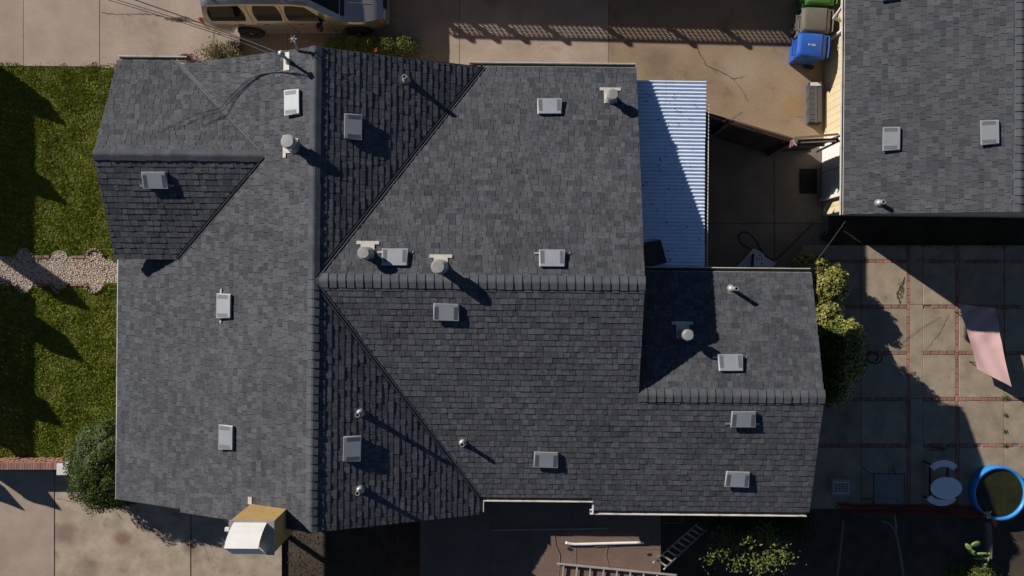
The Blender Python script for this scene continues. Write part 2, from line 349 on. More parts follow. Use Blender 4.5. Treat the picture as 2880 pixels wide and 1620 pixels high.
# patio: bedding, cast slabs, strips of single bricks
vx = [2330, 2420, 2554, 2690, 2830, 2990, 3150]; hy = [612, 735, 862, 992, 1122, 1252, 1400]
pat = MB(); pat.prism(pxy([(2300, 690), (3200, 690), (3200, 1432), (2250, 1432), (2250, 800)]), -0.05, 0.004); pat = struct(pat.build('patio', 'mortar'))
def quadslab(x0, x1, y0, y1, par=None, dz=None):
    s = MB(); r = pxy([(x0, y0), (x1, y0), (x1, y1), (x0, y1)]); s.prism(r, -0.02, 0.03 + random.uniform(-0.006, 0.006)); s.build('slab', 'patio_concrete', pat, bevel=0.008)
cols = [(2255, 2419), (2420.5, 2549), (2559, 2594.5), (2595.5, 2685), (2696, 2822), (2824, 2985), (2987, 3190)]
rows = [(690, 730), (740, 857), (868, 987), (998, 1117), (1128, 1247), (1258, 1428)]
for (x0, x1) in cols:
    if x0 == 2559:
        for y0, y1 in ((690, 856), (857, 1120), (1121, 1428)): quadslab(x0, x1, y0, y1)
        continue
    for (y0, y1) in rows: quadslab(x0, x1, y0, y1)
bm_ = MB(); bm_.box(-0.097, 0.097, -0.046, 0.046, -0.03, 0.028); brick_h = bm_.build('brick', 'brick', pat, bevel=0.004); brick_me = brick_h.data
first = [True]
def brick_at(me_obj, root, x, y, rz, z=0.0, name='brick', used=first):
    if used[0]: o = me_obj; used[0] = False
    else:
        o = me_obj.copy(); COL.objects.link(o)
    o.name = name; o.parent = root; o.location = (x, y, z); o.rotation_euler = (R(random.uniform(-1, 1)), R(random.uniform(-1, 1)), rz); return o
for yy in (735, 862, 992, 1122, 1252):
    for (x0, x1) in cols:
        if x0 in (2559,): continue
        a, b = W(x0, yy), W(x1, yy); n = max(1, int((b.x - a.x) / 0.208)); st = (b.x - a.x) / n
        for i in range(n):
            if not first[0] and random.random() < .06: continue
            brick_at(brick_h, pat, a.x + (i + 0.5) * st, a.y + random.uniform(-.004, .004), R(random.uniform(-1.2, 1.2)))
for xx in (2554, 2690.5):
    a, b = W(xx, 692), W(xx, 1428); n = int((a.y - b.y) / 0.206); st = (a.y - b.y) / n
    for i in range(n): brick_at(brick_h, pat, a.x + random.uniform(-.004, .004), a.y - (i + 0.5) * st, R(90 + random.uniform(-1.2, 1.2)))
def crack_line(root, pts, w=.012, z=.037):
    m = MB(); q = [W(*p) for p in pts]; fine = []
    for a, b in zip(q[:-1], q[1:]):
        n = max(2, int((b - a).length / .06))
        for i in range(n): fine.append(a.lerp(b, i / n) + Vector((random.uniform(-.018, .018), random.uniform(-.018, .018), 0)))
    fine.append(q[-1]); L = []; Rr = []
    for i, p in enumerate(fine):
        d = (fine[min(i + 1, len(fine) - 1)] - fine[max(i - 1, 0)]).normalized(); s_ = Vector((-d.y, d.x, 0)) * (w * random.uniform(.25, .75) * (1 if 0 < i < len(fine) - 1 else .2)); L.append((p.x + s_.x, p.y + s_.y, z)); Rr.append((p.x - s_.x, p.y - s_.y, z))
    n = len(fine); m.add(L + Rr, [(n + i, n + i + 1, i + 1, i) for i in range(n - 1)]); m.build('crack', 'soil', root)
crack_line(drive, [(285, 36), (330, 42), (420, 40), (470, 50), (580, 66)]); crack_line(drive, [(603, 86), (600, 105), (606, 132)])
crack_line(drive2, [(1958, 136), (1985, 185), (2030, 205), (2060, 222), (2095, 216)], z=.041); crack_line(drive2, [(2060, 222), (2090, 260), (2105, 290)], .008, z=.041); crack_line(drive2, [(2230, 330), (2260, 328)], .007, z=.041)
crack_line(fd, [(160, 1400), (240, 1420), (330, 1440), (345, 1462)], .008, z=.038); crack_line(fd, [(560, 1470), (585, 1480), (575, 1530), (590, 1580)], .008, z=.038)
crack_line(pat, [(2542, 775), (2536, 800), (2522, 825), (2530, 855)], .05, z=.040); crack_line(pat, [(2600, 985), (2640, 940), (2668, 880)], .008, z=.040); crack_line(pat, [(2515, 985), (2548, 968)], .01, z=.040)
# lawn, with the gravel path crossing it
sheet('lawn', 'lawn_soil', pxy([(-190, 186), (360, 190), (360, 1318), (-190, 1318)]), 0.0)
PATH_TOP = [(-190, 726), (0, 722), (45, 722), (52, 700), (78, 697), (94, 716), (98, 724), (143, 724), (150, 709), (168, 703), (185, 709), (194, 724), (243, 724), (250, 710), (270, 706), (288, 714), (296, 730), (335, 731), (380, 731)]
PATH_BOT = [(380, 797), (300, 797), (294, 808), (284, 818), (268, 822), (253, 816), (245, 798), (192, 797), (184, 810), (170, 816), (155, 808), (146, 798), (96, 797), (90, 812), (74, 824), (58, 818), (48, 800), (0, 800), (-190, 800)]
path_poly = pxy(PATH_TOP + PATH_BOT)
struct((lambda b: (b.prism(path_poly, -0.04, 0.012), b.build('garden_path', 'gravel_base'))[1])(MB()))
def inside(px, py, poly):
    r = np.zeros(len(px), bool); n = len(poly)
    for i in range(n):
        (x0, y0), (x1, y1) = poly[i], poly[(i + 1) % n]
        c = ((y0 > py) != (y1 > py)); r ^= c & (px < (x1 - x0) * (py - y0) / ((y1 - y0) or 1e-9) + x0)
    return r
def gravel():
    n = 15000; a, b = W(-150, 690), W(345, 830)
    x = RNG.uniform(a.x, b.x, n); y = RNG.uniform(b.y, a.y, n); k = inside(x, y, path_poly); x, y = x[k], y[k]; n = len(x)
    base = np.array([(1, 0, 0), (0, 1, 0), (-1, 0, 0), (0, -1, 0), (0, 0, 1), (0, 0, -1)], float)
    rr = RNG.uniform(0.012, 0.024, (n, 1, 1)); sc = RNG.uniform(0.7, 1.3, (n, 6, 1)); ang = RNG.uniform(0, 6.28, n)
    v = base[None] * rr * sc; v[:, :, 2] *= 0.7; c, s = np.cos(ang)[:, None], np.sin(ang)[:, None]
    vx_, vy_ = v[:, :, 0] * c - v[:, :, 1] * s, v[:, :, 0] * s + v[:, :, 1] * c
    V = np.stack([vx_ + x[:, None], vy_ + y[:, None], v[:, :, 2] + 0.014 + RNG.uniform(0, 0.012, (n, 1))], -1).reshape(-1, 3)
    t = np.array([(0, 1, 4), (1, 2, 4), (2, 3, 4), (3, 0, 4), (1, 0, 5), (2, 1, 5), (3, 2, 5), (0, 3, 5)])
    Fc = (t[None] + (np.arange(n) * 6)[:, None, None]).reshape(-1, 3)
    tag(stuff(mesh_np('path_gravel', V, Fc, 'gravel', tone=np.repeat(RNG.random(n), 8))), 'pale pinkish gravel covering the scalloped garden path', 'gravel')
gravel()
def grass():
    n = 110000; a, b = W(-60, 183.5), W(352, 1312)
    x = RNG.uniform(a.x, b.x, n); y = RNG.uniform(b.y, a.y, n); k = ~inside(x, y, path_poly)
    x, y = x[k], y[k]; n = len(x)
    clump = 0.5 + 0.5 * np.sin(x * 5.1 + 2 * np.sin(y * 3.3)) * np.cos(y * 4.7 + 1.5 * np.sin(x * 2.9))
    h = RNG.uniform(0.02, 0.055, n) * (0.6 + 0.8 * clump) ; ang = RNG.uniform(0, 6.28, n); w = RNG.uniform(0.006, 0.012, n)
    lean = RNG.uniform(1.2, 3.2, n) * h; la = RNG.uniform(0, 6.28, n)
    dx, dy = np.cos(ang) * w, np.sin(ang) * w; lx, ly = np.cos(la) * lean, np.sin(la) * lean
    P = [np.stack([x - dx, y - dy, np.zeros(n)], -1), np.stack([x + dx, y + dy, np.zeros(n)], -1),
         np.stack([x + dx * .7 + lx * .5, y + dy * .7 + ly * .5, h * .75], -1), np.stack([x - dx * .1 + lx, y - dy * .1 + ly, h], -1)]
    V = np.stack(P, 1).reshape(-1, 3); Fc = np.arange(n * 4).reshape(n, 4)
    patchy = 0.5 + 0.5 * np.sin(x * 1.7 + 1.2 * np.sin(y * 1.1) + 1.0) * np.sin(y * 1.3 + np.sin(x * 2.1))
    tn = np.clip(RNG.normal(0.35, 0.2, n) + 0.45 * patchy - 0.05, 0, 1); dry = (np.sin(x * 3.1 + 2) * np.sin(y * 2.3 + .7 * np.sin(x * 4)) > .72); tn = np.where(dry & (RNG.random(n) < .6), np.clip(tn + .5, 0, 1), tn)
    tag(stuff(mesh_np('lawn_grass', V, Fc, 'grass', tone=tn)), 'short mottled green lawn grass either side of the gravel path', 'grass')
grass()
# path edging: straight bricks and rounded stones, each its own thing
ei = thing('path_edging', 'row of brown bricks and round stones edging the gravel path', 'edging', W(170, 760, 0.0))
es = MB(); es.lathe([(0.028, -0.02), (0.045, 0.0), (0.047, 0.04), (0.035, 0.065), (0.012, 0.074)], n=9); es_o = es.build('edging_stone', 'edging_stone', ei, smooth=True, origin=(0, 0, 0))
eb = MB(); eb.box(-0.10, 0.10, -0.035, 0.035, 0.0, 0.05); eb_o = eb.build('edging_brick', 'brick', ei, bevel=0.005, origin=(0, 0, 0))
u1, u2 = [True], [True]
def edge_items():
    o0 = Vector(ei['_o'])
    for arc in ([(248, 716), (252, 709), (258, 704), (265, 702), (272, 702), (280, 705), (285, 710), (290, 718)], [(245, 806), (247, 813), (254, 818), (262, 822), (270, 823), (278, 820), (285, 815), (290, 807)],
                [(48, 803), (49, 811), (55, 818), (63, 822), (72, 823), (82, 819), (90, 811)], [(146, 806), (151, 813), (157, 818), (164, 823)], [(93, 715), (96, 722)]):
        for p in arc:
            v = W(*p) - o0; o = brick_at(es_o, ei, v.x, v.y, random.uniform(0, 3), 0.0, 'edging_stone', u1); s = random.uniform(0.8, 1.15); o.scale = (s, s, s)
    for (x0, x1, y) in ((100, 142, 722), (200, 241, 723), (20, 45, 801), (99, 143, 801), (200, 241, 801)):
        a, b = W(x0, y) - o0, W(x1, y) - o0; n = max(1, round((b.x - a.x) / 0.21))
        for i in range(n): brick_at(eb_o, ei, a.x + (i + .5) * (b.x - a.x) / n, a.y, R(random.uniform(-2, 2)), 0.0, 'edging_brick', u2)
edge_items()

# ------------------------------------------------------------------ roofs of asphalt shingles
EXPO = 0.143
class Plane:
    """roof slope: z = z0 - pitch * (distance from the ridge line along the plan direction d)"""
    def __init__(s, poly, p0, d, pitch, z0):
        s.poly = poly if area(poly) > 0 else poly[::-1]
        s.p0, s.d, s.pitch, s.z0 = p0, Vector(d).normalized(), pitch, z0
        s.e = Vector((-s.d.y, s.d.x))               # along the eave
        s.cos = 1 / math.sqrt(1 + pitch * pitch)
        s.n = Vector((s.d.x * pitch, s.d.y * pitch, 1)).normalized()
    def z(s, x, y): return s.z0 - s.pitch * ((x - s.p0[0]) * s.d.x + (y - s.p0[1]) * s.d.y)
    def uv(s, p): q = (p[0] - s.p0[0], p[1] - s.p0[1]); return (q[0] * s.e.x + q[1] * s.e.y, -(q[0] * s.d.x + q[1] * s.d.y))
    def xy(s, u, v): return (s.p0[0] + u * s.e.x - v * s.d.x, s.p0[1] + u * s.e.y - v * s.d.y)
    def at_px(s, px, py, h, loc=toL):
        z = s.z0
        for _ in range(12):
            v = loc(W(px, py, z)); z = s.z(v.x, v.y) + h
        return Vector((v.x, v.y, z - h))
def shingles(pl, out):
    """list of (verts, faces, tone, projected size) for every visible tab of the slope"""
    poly = [pl.uv(p) for p in pl.poly]
    if area(poly) < 0: poly = poly[::-1]
    us = [p[0] for p in poly]; vs = [p[1] for p in poly]; step = EXPO * pl.cos
    v = min(vs); row = 0
    while v < max(vs):
        u = min(us) - random.uniform(0, 0.3); rowt = random.uniform(-0.06, 0.06); carry = random.random()
        while u < max(us):
            w = random.choice((0.115, 0.135, 0.15, 0.16, 0.175, 0.205)) * random.uniform(0.93, 1.07)
            sk = random.uniform(-0.006, 0.006); g = random.uniform(0.003, 0.005); jv = random.uniform(-0.003, 0.003)
            q = [(u + g, v + jv), (u + w - g, v + jv), (u + w - g + sk, v + step + 0.012), (u + g + sk, v + step + 0.012)]
            c = clip_poly(poly, q)
            if len(c) >= 3 and abs(area(c)) > 4e-4:
                t = random.choice((0.006, 0.008, 0.0125, 0.014)); n = len(c)
                top = []; bot = []
                for (a, b) in c:
                    x, y = pl.xy(a, b); z = pl.z(x, y); f = min(1, max(0, (b - v) / step)); h = t * (1 - f) + 0.0035 * 1 + 0.0
                    h = 0.004 + t * (1 - f)
                    top.append((x + pl.n.x * h, y + pl.n.y * h, z + pl.n.z * h)); bot.append((x, y, z - 0.002))
                carry = random.random() ** 1.1
                tn = min(1, max(0, carry + rowt + 0.02 * math.sin(u)))
                fs = [tuple(range(n, 2 * n))] + [(i, (i + 1) % n, n + (i + 1) % n, n + i) for i in range(n)]
                d = CAMH - top[0][2]; out.append((bot + top, fs, tn, abs(area(c)) / d ** 2))
            u += w
        v += step; row += 1
def lay_shingles(house, roof, planes, limit=300):
    tabs = []
    for pl in planes: shingles(pl, tabs)
    tabs.sort(key=lambda t: -t[3])
    for vs, fs, tn, _ in tabs[:limit]:
        b = MB(); b.add(vs, fs, tn); b.build('shingle', 'shingle', roof)
    b = MB()
    for vs, fs, tn, _ in tabs[limit:]: b.add(vs, fs, tn)
    stuff(b.build('shingle_field', 'shingle', roof))
    return len(tabs)
def ridge_caps(roof, a, b, thick_end_b, pitch1, pitch2, w=0.135, step=0.199):
    """overlapping folded caps from a to b; the thick (exposed) end of each faces b if thick_end_b"""
    a, b = Vector(a), Vector(b); d = (b - a); L = d.length; d.normalize(); n = max(1, round(L / step)); st = L / n
    side = Vector((-d.y, d.x, 0))
    for i in range(n):
        p = a + d * (st * i); q = p + d * (st + 0.01)
        lo, hi = 0.010, 0.026 + random.uniform(-0.002, 0.003)
        h0, h1 = (lo, hi) if thick_end_b else (hi, lo)
        if not thick_end_b: p, q = p - d * 0.01, q - d * 0.01
        j = random.uniform(-0.006, 0.006); ww = w + random.uniform(-0.006, 0.006)
        vs = []
        for (e, h) in ((p, h0), (q, h1)):
            for k, (off, pit) in enumerate(((-ww, pitch2), (-0.022, pitch2), (0.022, pitch1), (ww, pitch1))):
                vs.append(e + side * (off + j) + Vector((0, 0, h + 0.012 - abs(off) * pit)))
            for k, (off, pit) in enumerate(((-ww, pitch2), (-0.022, pitch2), (0.022, pitch1), (ww, pitch1))):
                vs.append(e + side * (off + j) + Vector((0, 0, h - 0.012 - abs(off) * pit)))
        fs = [(0, 8, 9, 1), (1, 9, 10, 2), (2, 10, 11, 3), (4, 5, 13, 12), (5, 6, 14, 13), (6, 7, 15, 14), (3, 11, 15, 7), (0, 4, 12, 8)]
        fs += [(0, 1, 5, 4), (1, 2, 6, 5), (2, 3, 7, 6), (8, 12, 13, 9), (9, 13, 14, 10), (10, 14, 15, 11)]
        m = MB(); m.add(vs, fs); m.build('ridge_cap', 'shingle_cap', roof)
def valley(house, a, b, w=0.055, name='valley_flashing'):
    a, b = Vector(a), Vector(b); d = (b - a).normalized(); s = d.cross(Vector((0, 0, 1))).normalized(); up = Vector((0, 0, 1))
    m = MB(); prof = [(-w, 0.036), (-0.04, 0.026), (-0.006, 0.020), (0, 0.046), (0.006, 0.020), (0.04, 0.026), (w, 0.036)]
    vs = [p + s * x + up * z for p in (a, b) for x, z in prof]; n = len(prof)
    m.add(vs, [(i, i + 1, n + i + 1, n + i) for i in range(n - 1)]); return m.build(name, 'valley_metal', house)
def gutter(house, a, b, out, m='gutter_white', w=0.115, h=0.095):
    """open trough along a-b, hung on the side 'out' of the eave"""
    a, b, o = Vector(a), Vector(b), Vector(out); t = 0.006; g = MB()
    prof = [(0.004, 0), (0.004, -h), (w * 0.75, -h), (w, -0.012), (w, 0.004), (w - 0.018, 0.004), (w - 0.018, -0.006), (w - t, -0.012), (w * 0.75 - t, -h + t), (0.004 + t, -h + t), (0.004 + t, 0)]
    n = len(prof); vs = [p + o * x + Vector((0, 0, z)) for p in (a, b) for x, z in prof]
    g.add(vs, [(i, (i + 1) % n, n + (i + 1) % n, n + i) for i in range(n)] + [tuple(range(n)), tuple(range(2 * n - 1, n - 1, -1))])
    ob = g.build('gutter', m, house)
    d = MB(); q = [p + o * x + Vector((0, 0, -h * 0.62)) for p, x in ((a, 0.012), (b, 0.012), (b, w * 0.82), (a, w * 0.82))]; d.add(q, [(0, 1, 2, 3)]); d.build('gutter_silt', 'gutter_dirty', ob)
    return ob

# ------------------------------------------------------------------ main house
HX = thing('main_house', 'large house with intersecting grey shingle gable roofs filling the middle', 'house', (0, 0, 0), rotz=TH)
ZR, PW, PE = 4.50, 0.365, 0.257
XR, YS, YN = -4.51, -5.60, 5.44            # front ridge
XWE, XEE = -10.12, -0.76                   # its west and east eaves
YR = 0.13                                  # rear (east-west) ridge
YNE, YS1, YS2, XJ = 5.46, -5.165, -5.49, 2.08
XE = 3.02                                  # east rake of the main part
YWR, XWE2, YWN = -2.51, 7.43, 0.45         # wing: ridge, east rake, north eave
ZWR = ZR - PE * (YR - YWR)
ZG, YG, XG, PG = 4.02, 3.04, -9.83, 0.37   # small front gable: ridge height, ridge line, west rake
YGN, YGS = 5.55, 0.63
def zw(x): return ZR - PW * abs(x - XR)
xgr = XR - (ZR - ZG) / PW                   # where its ridge runs into the west slope
xgn = XR - (ZR - (ZG - PG * (YGN - YG))) / PW
xgs = XR - (ZR - (ZG - PG * (YG - YGS))) / PW
P_W = Plane([(XR, YS), (XR, YN), (xgn + 0.05, YN), (xgr, YG), (xgs, YGS), (XWE, YGS + 0.02), (XWE, YS + 0.08), (-8.1, YS + 0.08), (-8.1, YS)], (XR, 0), (-1, 0), PW, ZR)
zE = ZR - PW * (XEE - XR)
P_E1 = Plane([(XR, YR), (XEE, YNE), (XEE, YN - 0.01), (XR, YN)], (XR, 0), (1, 0), PW, ZR)
P_E2 = Plane([(XR, YS), (XEE, YS), (XEE, YS1), (XR, YR)], (XR, 0), (1, 0), PW, ZR)
P_N = Plane([(XR, YR), (XE, YR), (XE, YNE), (XEE, YNE)], (0, YR), (0, 1), PE, ZR)
P_S = Plane([(XR, YR), (XEE, YS1), (XJ, YS1), (XJ, YS2), (XWE2, YS2), (XWE2, YWR), (XE, YWR), (XE, YR)], (0, YR), (0, -1), PE, ZR)
P_WN = Plane([(XE - 0.25, YWR), (XWE2, YWR), (XWE2, YWN), (XE - 0.25, YWN)], (0, YWR), (0, 1), PE, ZWR)
P_GN = Plane([(XG, YG), (xgr, YG), (xgn, YGN), (XG, YGN)], (0, YG), (0, 1), PG, ZG)
P_GS = Plane([(XG, YG), (XG, YGS), (xgs, YGS), (xgr, YG)], (0, YG), (0, -1), PG, ZG)
planes = [P_W, P_E1, P_E2, P_N, P_S, P_WN, P_GN, P_GS]
deck = MB()
for pl in planes:
    deck.prism(pl.poly, lambda x, y: pl.z(x, y) - 0.10, lambda x, y: pl.z(x, y) - 0.003)
roof = deck.build('roof', 'underlay', HX)
ntab = lay_shingles(HX, roof, planes)
ridge_caps(roof, (XR, YR + 0.02, ZR), (XR, YN, ZR), True, PW, PW)
ridge_caps(roof, (XR, YR + 0.0, ZR), (XR, YS, ZR), True, PW, PW)
ridge_caps(roof, (XR + 0.12, YR, ZR - 0.005), (XE, YR, ZR - 0.005), True, PE, PE, w=0.16)
ridge_caps(roof, (XE + 0.0, YWR, ZWR), (XWE2, YWR, ZWR), True, PE, PE, w=0.16)
ridge_caps(roof, (xgr + 0.05, YG, ZG), (XG, YG, ZG), True, PG, PG)
valley(HX, (XR + 0.06, YR + 0.09, ZR - 0.02), (XEE, YNE, zE))
valley(HX, (XR + 0.06, YR - 0.09, ZR - 0.02), (XEE, YS1, zE))
valley(HX, (xgr, YG + 0.05, ZG - 0.01), (xgn, YGN, zw(xgn)))
valley(HX, (xgr, YG - 0.05, ZG - 0.01), (xgs, YGS, zw(xgs)))
# gutters and drip edges
gutter(HX, (XG + 0.02, YGN, P_GN.z(0, YGN)), (xgn + 0.25, YGN, P_GN.z(0, YGN)), (0, 1, 0))
gutter(HX, (XEE - 0.35, YNE + 0.01, P_N.z(0, YNE)), (XE - 0.02, YNE + 0.01, P_N.z(0, YNE)), (0, 1, 0))
gutter(HX, (XE + 0.02, YWN, P_WN.z(0, YWN)), (XWE2 - 0.03, YWN, P_WN.z(0, YWN)), (0, 1, 0))
gutter(HX, (XEE + 0.10, YS1, zE), (XJ - 0.03, YS1, zE), (0, -1, 0))
gutter(HX, (XJ - 0.09, YS2, P_S.z(0, YS2)), (XWE2 - 0.06, YS2, P_S.z(0, YS2)), (0, -1, 0))
gutter(HX, (XEE, YS1 - 0.12, zE), (XEE, YS + 0.06, zE), (1, 0, 0))
for (a, b) in (((XWE, YGS, zw(XWE)), (XWE, YS + 0.08, zw(XWE))),):
    e = MB(); a, b = Vector(a), Vector(b); e.bar(a + Vector((-0.02, 0, -0.02)), b + Vector((-0.012, 0, -0.02)), 0.022, 0.04); e.build('drip_edge', 'white_paint', HX)
jx = MB(); jx.box(XJ - 0.035, XJ - 0.003, YS2 - 0.1, YS1, P_S.z(0, YS2) - 0.12, P_S.z(0, YS2) + 0.02); jx.build('fascia_board', 'white_paint', HX)
def rake(pts, w=0.03, h=0.16):
    for a, b in zip(pts[:-1], pts[1:]):
        m = MB(); m.bar(Vector(a) - Vector((0, 0, 0.1)), Vector(b) - Vector((0, 0, 0.1)), w, h); m.build('rake_board', 'grey_wood', HX)
rake([(XWE, YS + 0.10, zw(XWE)), (-8.1, YS + 0.10, zw(-8.1))]); rake([(-8.1, YS + 0.025, zw(-8.1)), (XR, YS + 0.025, ZR), (XEE, YS + 0.025, zE)])
rake([(xgn, YN - 0.02, zw(xgn)), (XR, YN - 0.02, ZR), (XEE, YN - 0.02, zE)])
rake([(XG + 0.02, YGN, P_GN.z(0, YGN)), (XG + 0.02, YG, ZG), (XG + 0.02, YGS, P_GS.z(0, YGS))])
rake([(XE - 0.02, YNE, P_N.z(0, YNE)), (XE - 0.02, YR, ZR), (XE - 0.02, YWR, ZWR)])
rake([(XWE2 - 0.02, YWN, P_WN.z(0, YWN)), (XWE2 - 0.02, YWR, ZWR), (XWE2 - 0.02, YS2, P_S.z(0, YS2))])
# walls under the eaves (gable ends run up to the slopes)
def wall(poly, ztop, m='house_stucco'):
    w = MB(); w.prism(poly, -0.05, ztop); return w.build('wall', m, HX)
f = lambda x, y: min(zw(x), ZR) - 0.14
wall([(-8.6, YS + 0.45), (XR, YS + 0.45), (XR, 5.0), (-8.6, 5.0)], f)
wall([(XR, YS + 0.45), (XEE - 0.4, YS + 0.45), (XEE - 0.4, 5.0), (XR, 5.0)], f)
wall([(XG + 0.45, YGS + 0.4), (-8.6, YGS + 0.4), (-8.6, YG), (XG + 0.45, YG)], lambda x, y: P_GS.z(x, y) - 0.14)
wall([(XG + 0.45, YG), (-8.6, YG), (-8.6, YGN - 0.45), (XG + 0.45, YGN - 0.45)], lambda x, y: P_GN.z(x, y) - 0.14)
wall([(XEE - 0.4, YR), (XE - 0.3, YR), (XE - 0.3, YNE - 0.4), (XEE - 0.4, YNE - 0.4)], lambda x, y: P_N.z(x, y) - 0.14)
wall([(XEE - 0.4, YS1 + 0.4), (XE - 0.3, YS1 + 0.4), (XE - 0.3, YR), (XEE - 0.4, YR)], lambda x, y: P_S.z(x, y) - 0.14)
wall([(XE - 0.3, YS2 + 0.45), (XWE2 - 0.35, YS2 + 0.45), (XWE2 - 0.35, YWR), (XE - 0.3, YWR)], lambda x, y: P_S.z(x, y) - 0.14)
wall([(XE - 0.3, YWR), (XWE2 - 0.35, YWR), (XWE2 - 0.35, YWN - 0.4), (XE - 0.3, YWN - 0.4)], lambda x, y: P_WN.z(x, y) - 0.14)
# porch posts under the low west eave
for y in (0.2, -2.5, -5.2):
    m = MB(); m.box(-9.75, -9.63, y - 0.06, y + 0.06, -0.05, zw(-9.69) - 0.12); m.build('porch_post', 'white_paint', HX)

def frame_on(pl, p):
    """matrix on the slope at p: local x along the eave, y up the slope, z out of it"""
    up = Vector((-pl.d.x, -pl.d.y, pl.pitch)).normalized(); e = up.cross(pl.n)
    M = Matrix((e, up, pl.n)).transposed().to_4x4(); M.translation = p + pl.n * 0.012; return M
def roof_vent(house, pl, px, py, fl=1, w=0.60, l=0.40, h=0.085, loc=toL):
    p = pl.at_px(px, py, h, loc); M = frame_on(pl, p) @ Matrix.Rotation(R(random.uniform(-1.6, 1.6)), 4, 'Z')
    root = bpy.data.objects.new('roof_vent', None); COL.objects.link(root); root.parent = house; root.empty_display_size = 0.1
    root['_o'] = (0, 0, 0)
    b = MB(); x, y = w / 2, l / 2                       # low hood: a raised lid, higher at its downhill end
    lid = [(-x, -y, h - .03), (x, -y, h - .03), (x, y, .035), (-x, y, .035), (-x, -y, h), (x, -y, h), (x - .03, y, .065), (-x + .03, y, .065)]
    b.add([M @ Vector(v) for v in lid], [(3, 2, 1, 0), (4, 5, 6, 7), (0, 1, 5, 4), (1, 2, 6, 5), (2, 3, 7, 6), (3, 0, 4, 7)])
    body = [(-x + .02, -y + .04, 0), (x - .02, -y + .04, 0), (x - .02, y - .01, 0), (-x + .02, y - .01, 0), (-x + .02, -y + .04, h - .031), (x - .02, -y + .04, h - .031), (x - .02, y - .01, .036), (-x + .02, y - .01, .036)]
    b.add([M @ Vector(v) for v in body], [(3, 2, 1, 0), (0, 1, 5, 4), (1, 2, 6, 5), (2, 3, 7, 6), (3, 0, 4, 7)])
    b.build('hood', 'vent_metal', root, bevel=0.008)
    zt = lambda yy: h + (0.065 - h) * (yy + y) / (2 * y)
    for s in (-1, 1):
        g = MB()
        for i in range(7):                               # louvre strip let into each end of the lid
            xa = s * (x - 0.035 - i * 0.0135); xb = xa - s * 0.008
            y0, y1 = -y + 0.03, y - 0.07
            q = [(min(xa, xb), y0, zt(y0) + .002), (max(xa, xb), y0, zt(y0) + .002), (max(xa, xb), y1, zt(y1) + .002), (min(xa, xb), y1, zt(y1) + .002)]
            g.add([M @ Vector(v) for v in q], [(0, 1, 2, 3)])
        g.build('grille', 'vent_grille', root)
    if fl:
        g = MB(); g.box(-x - 0.11, x + 0.11, -y + 0.045, -y + 0.09, 0.012, 0.018, M); g.build('flange', 'galvanised', root)
    return root
for pl, lst in ((P_W, ((823, 287, 0), (631, 861, 1), (637, 1231, 0))), (P_E1, ((990, 356, 0),)), (P_E2, ((987, 1263, 0),)), (P_GS, ((434, 504, 1),)),
                (P_N, ((1546, 300, 0), (1110, 725, 1), (1553, 728, 1))), (P_S, ((1255, 876, 0), (1536, 1292, 0), (2092, 1178, 1), (2075, 1347, 0))), (P_WN, ((2056, 1022, 1),))):
    for (px, py, fl) in lst: roof_vent(HX, pl, px, py, fl)
def flue(house, pl, px, py, h, r, loc=toL, fl='T'):
    """wide vent pipe with storm collar, flat round cap and flashing on the slope"""
    p = pl.at_px(px, py, h, loc); M = frame_on(pl, p)
    root = bpy.data.objects.new('flue_pipe', None); COL.objects.link(root); root.parent = house; root['_o'] = (0, 0, 0)
    b = MB(); c = Vector((p.x, p.y, p.z)); b.lathe([(r * .72, -0.05), (r * .72, h - .13)], c, 20); b.build('pipe', 'galvanised', root, smooth=False)
    b = MB(); b.lathe([(r * 1.15, 0.0), (r * .8, .09)], c + Vector((0, 0, 0.02)), 20); b.build('collar', 'galvanised', root)
    b = MB(); b.lathe([(r * .95, h - .14), (r, h - .12), (r, h - .035), (r * .97, h - .02)], c, 28); b.lathe([(r * .84, h - .02), (r * .84, h - .004), (r * .80, h + .004), (r * .2, h + .006)], c, 28); b.build('cap', 'galvanised', root)
    b = MB(); b.box(-.16, .16, -.22, .12, 0.012, .018, M); b.box(-.26, .26, -.30, -.22, 0.012, .018, M); b.build('flashing', 'pale_flashing', root)
    return root
flue(HX, P_N, 1724, 265, .42, .14); flue(HX, P_W, 808, 397, .50, .16); flue(HX, P_N, 1022, 711, .42, .145); flue(HX, P_N, 1232, 750, .52, .165); flue(HX, P_WN, 1937, 943, .56, .135)
def vent_stack(house, pl, px, py, h, loc=toL, r=0.052):
    p = pl.at_px(px, py, h, loc); M = frame_on(pl, p)
    root = bpy.data.objects.new('plumbing_vent', None); COL.objects.link(root); root.parent = house; root['_o'] = (0, 0, 0)
    b = MB(); b.lathe([(r, -.05), (r, h), (r * .72, h), (r * .72, h - .06)], p, 14); b.build('pipe', 'galvanised', root, smooth=False)
    b = MB(); b.lathe([(r * .7, h - .05), (r * .7, h - .045)], p, 14); b.build('bore', 'dark_hole', root)
    b = MB(); b.lathe([(.11, 0), (.075, .06), (r + .006, .11)], p, 14); b.build('boot', 'galvanised', root, smooth=True)
    b = MB(); b.box(-.10, .10, -.06, .14, .002, .007, M); b.build('flashing', 'vent_grille', root)
    return root
for pl, px, py, h in ((P_E1, 1137, 215, .28), (P_E2, 1005, 1168, .32), (P_E2, 1005, 1388, .32), (P_S, 1300, 1251, .26), (P_WN, 2072, 812, .42)):
    vent_stack(HX, pl, px, py, h)
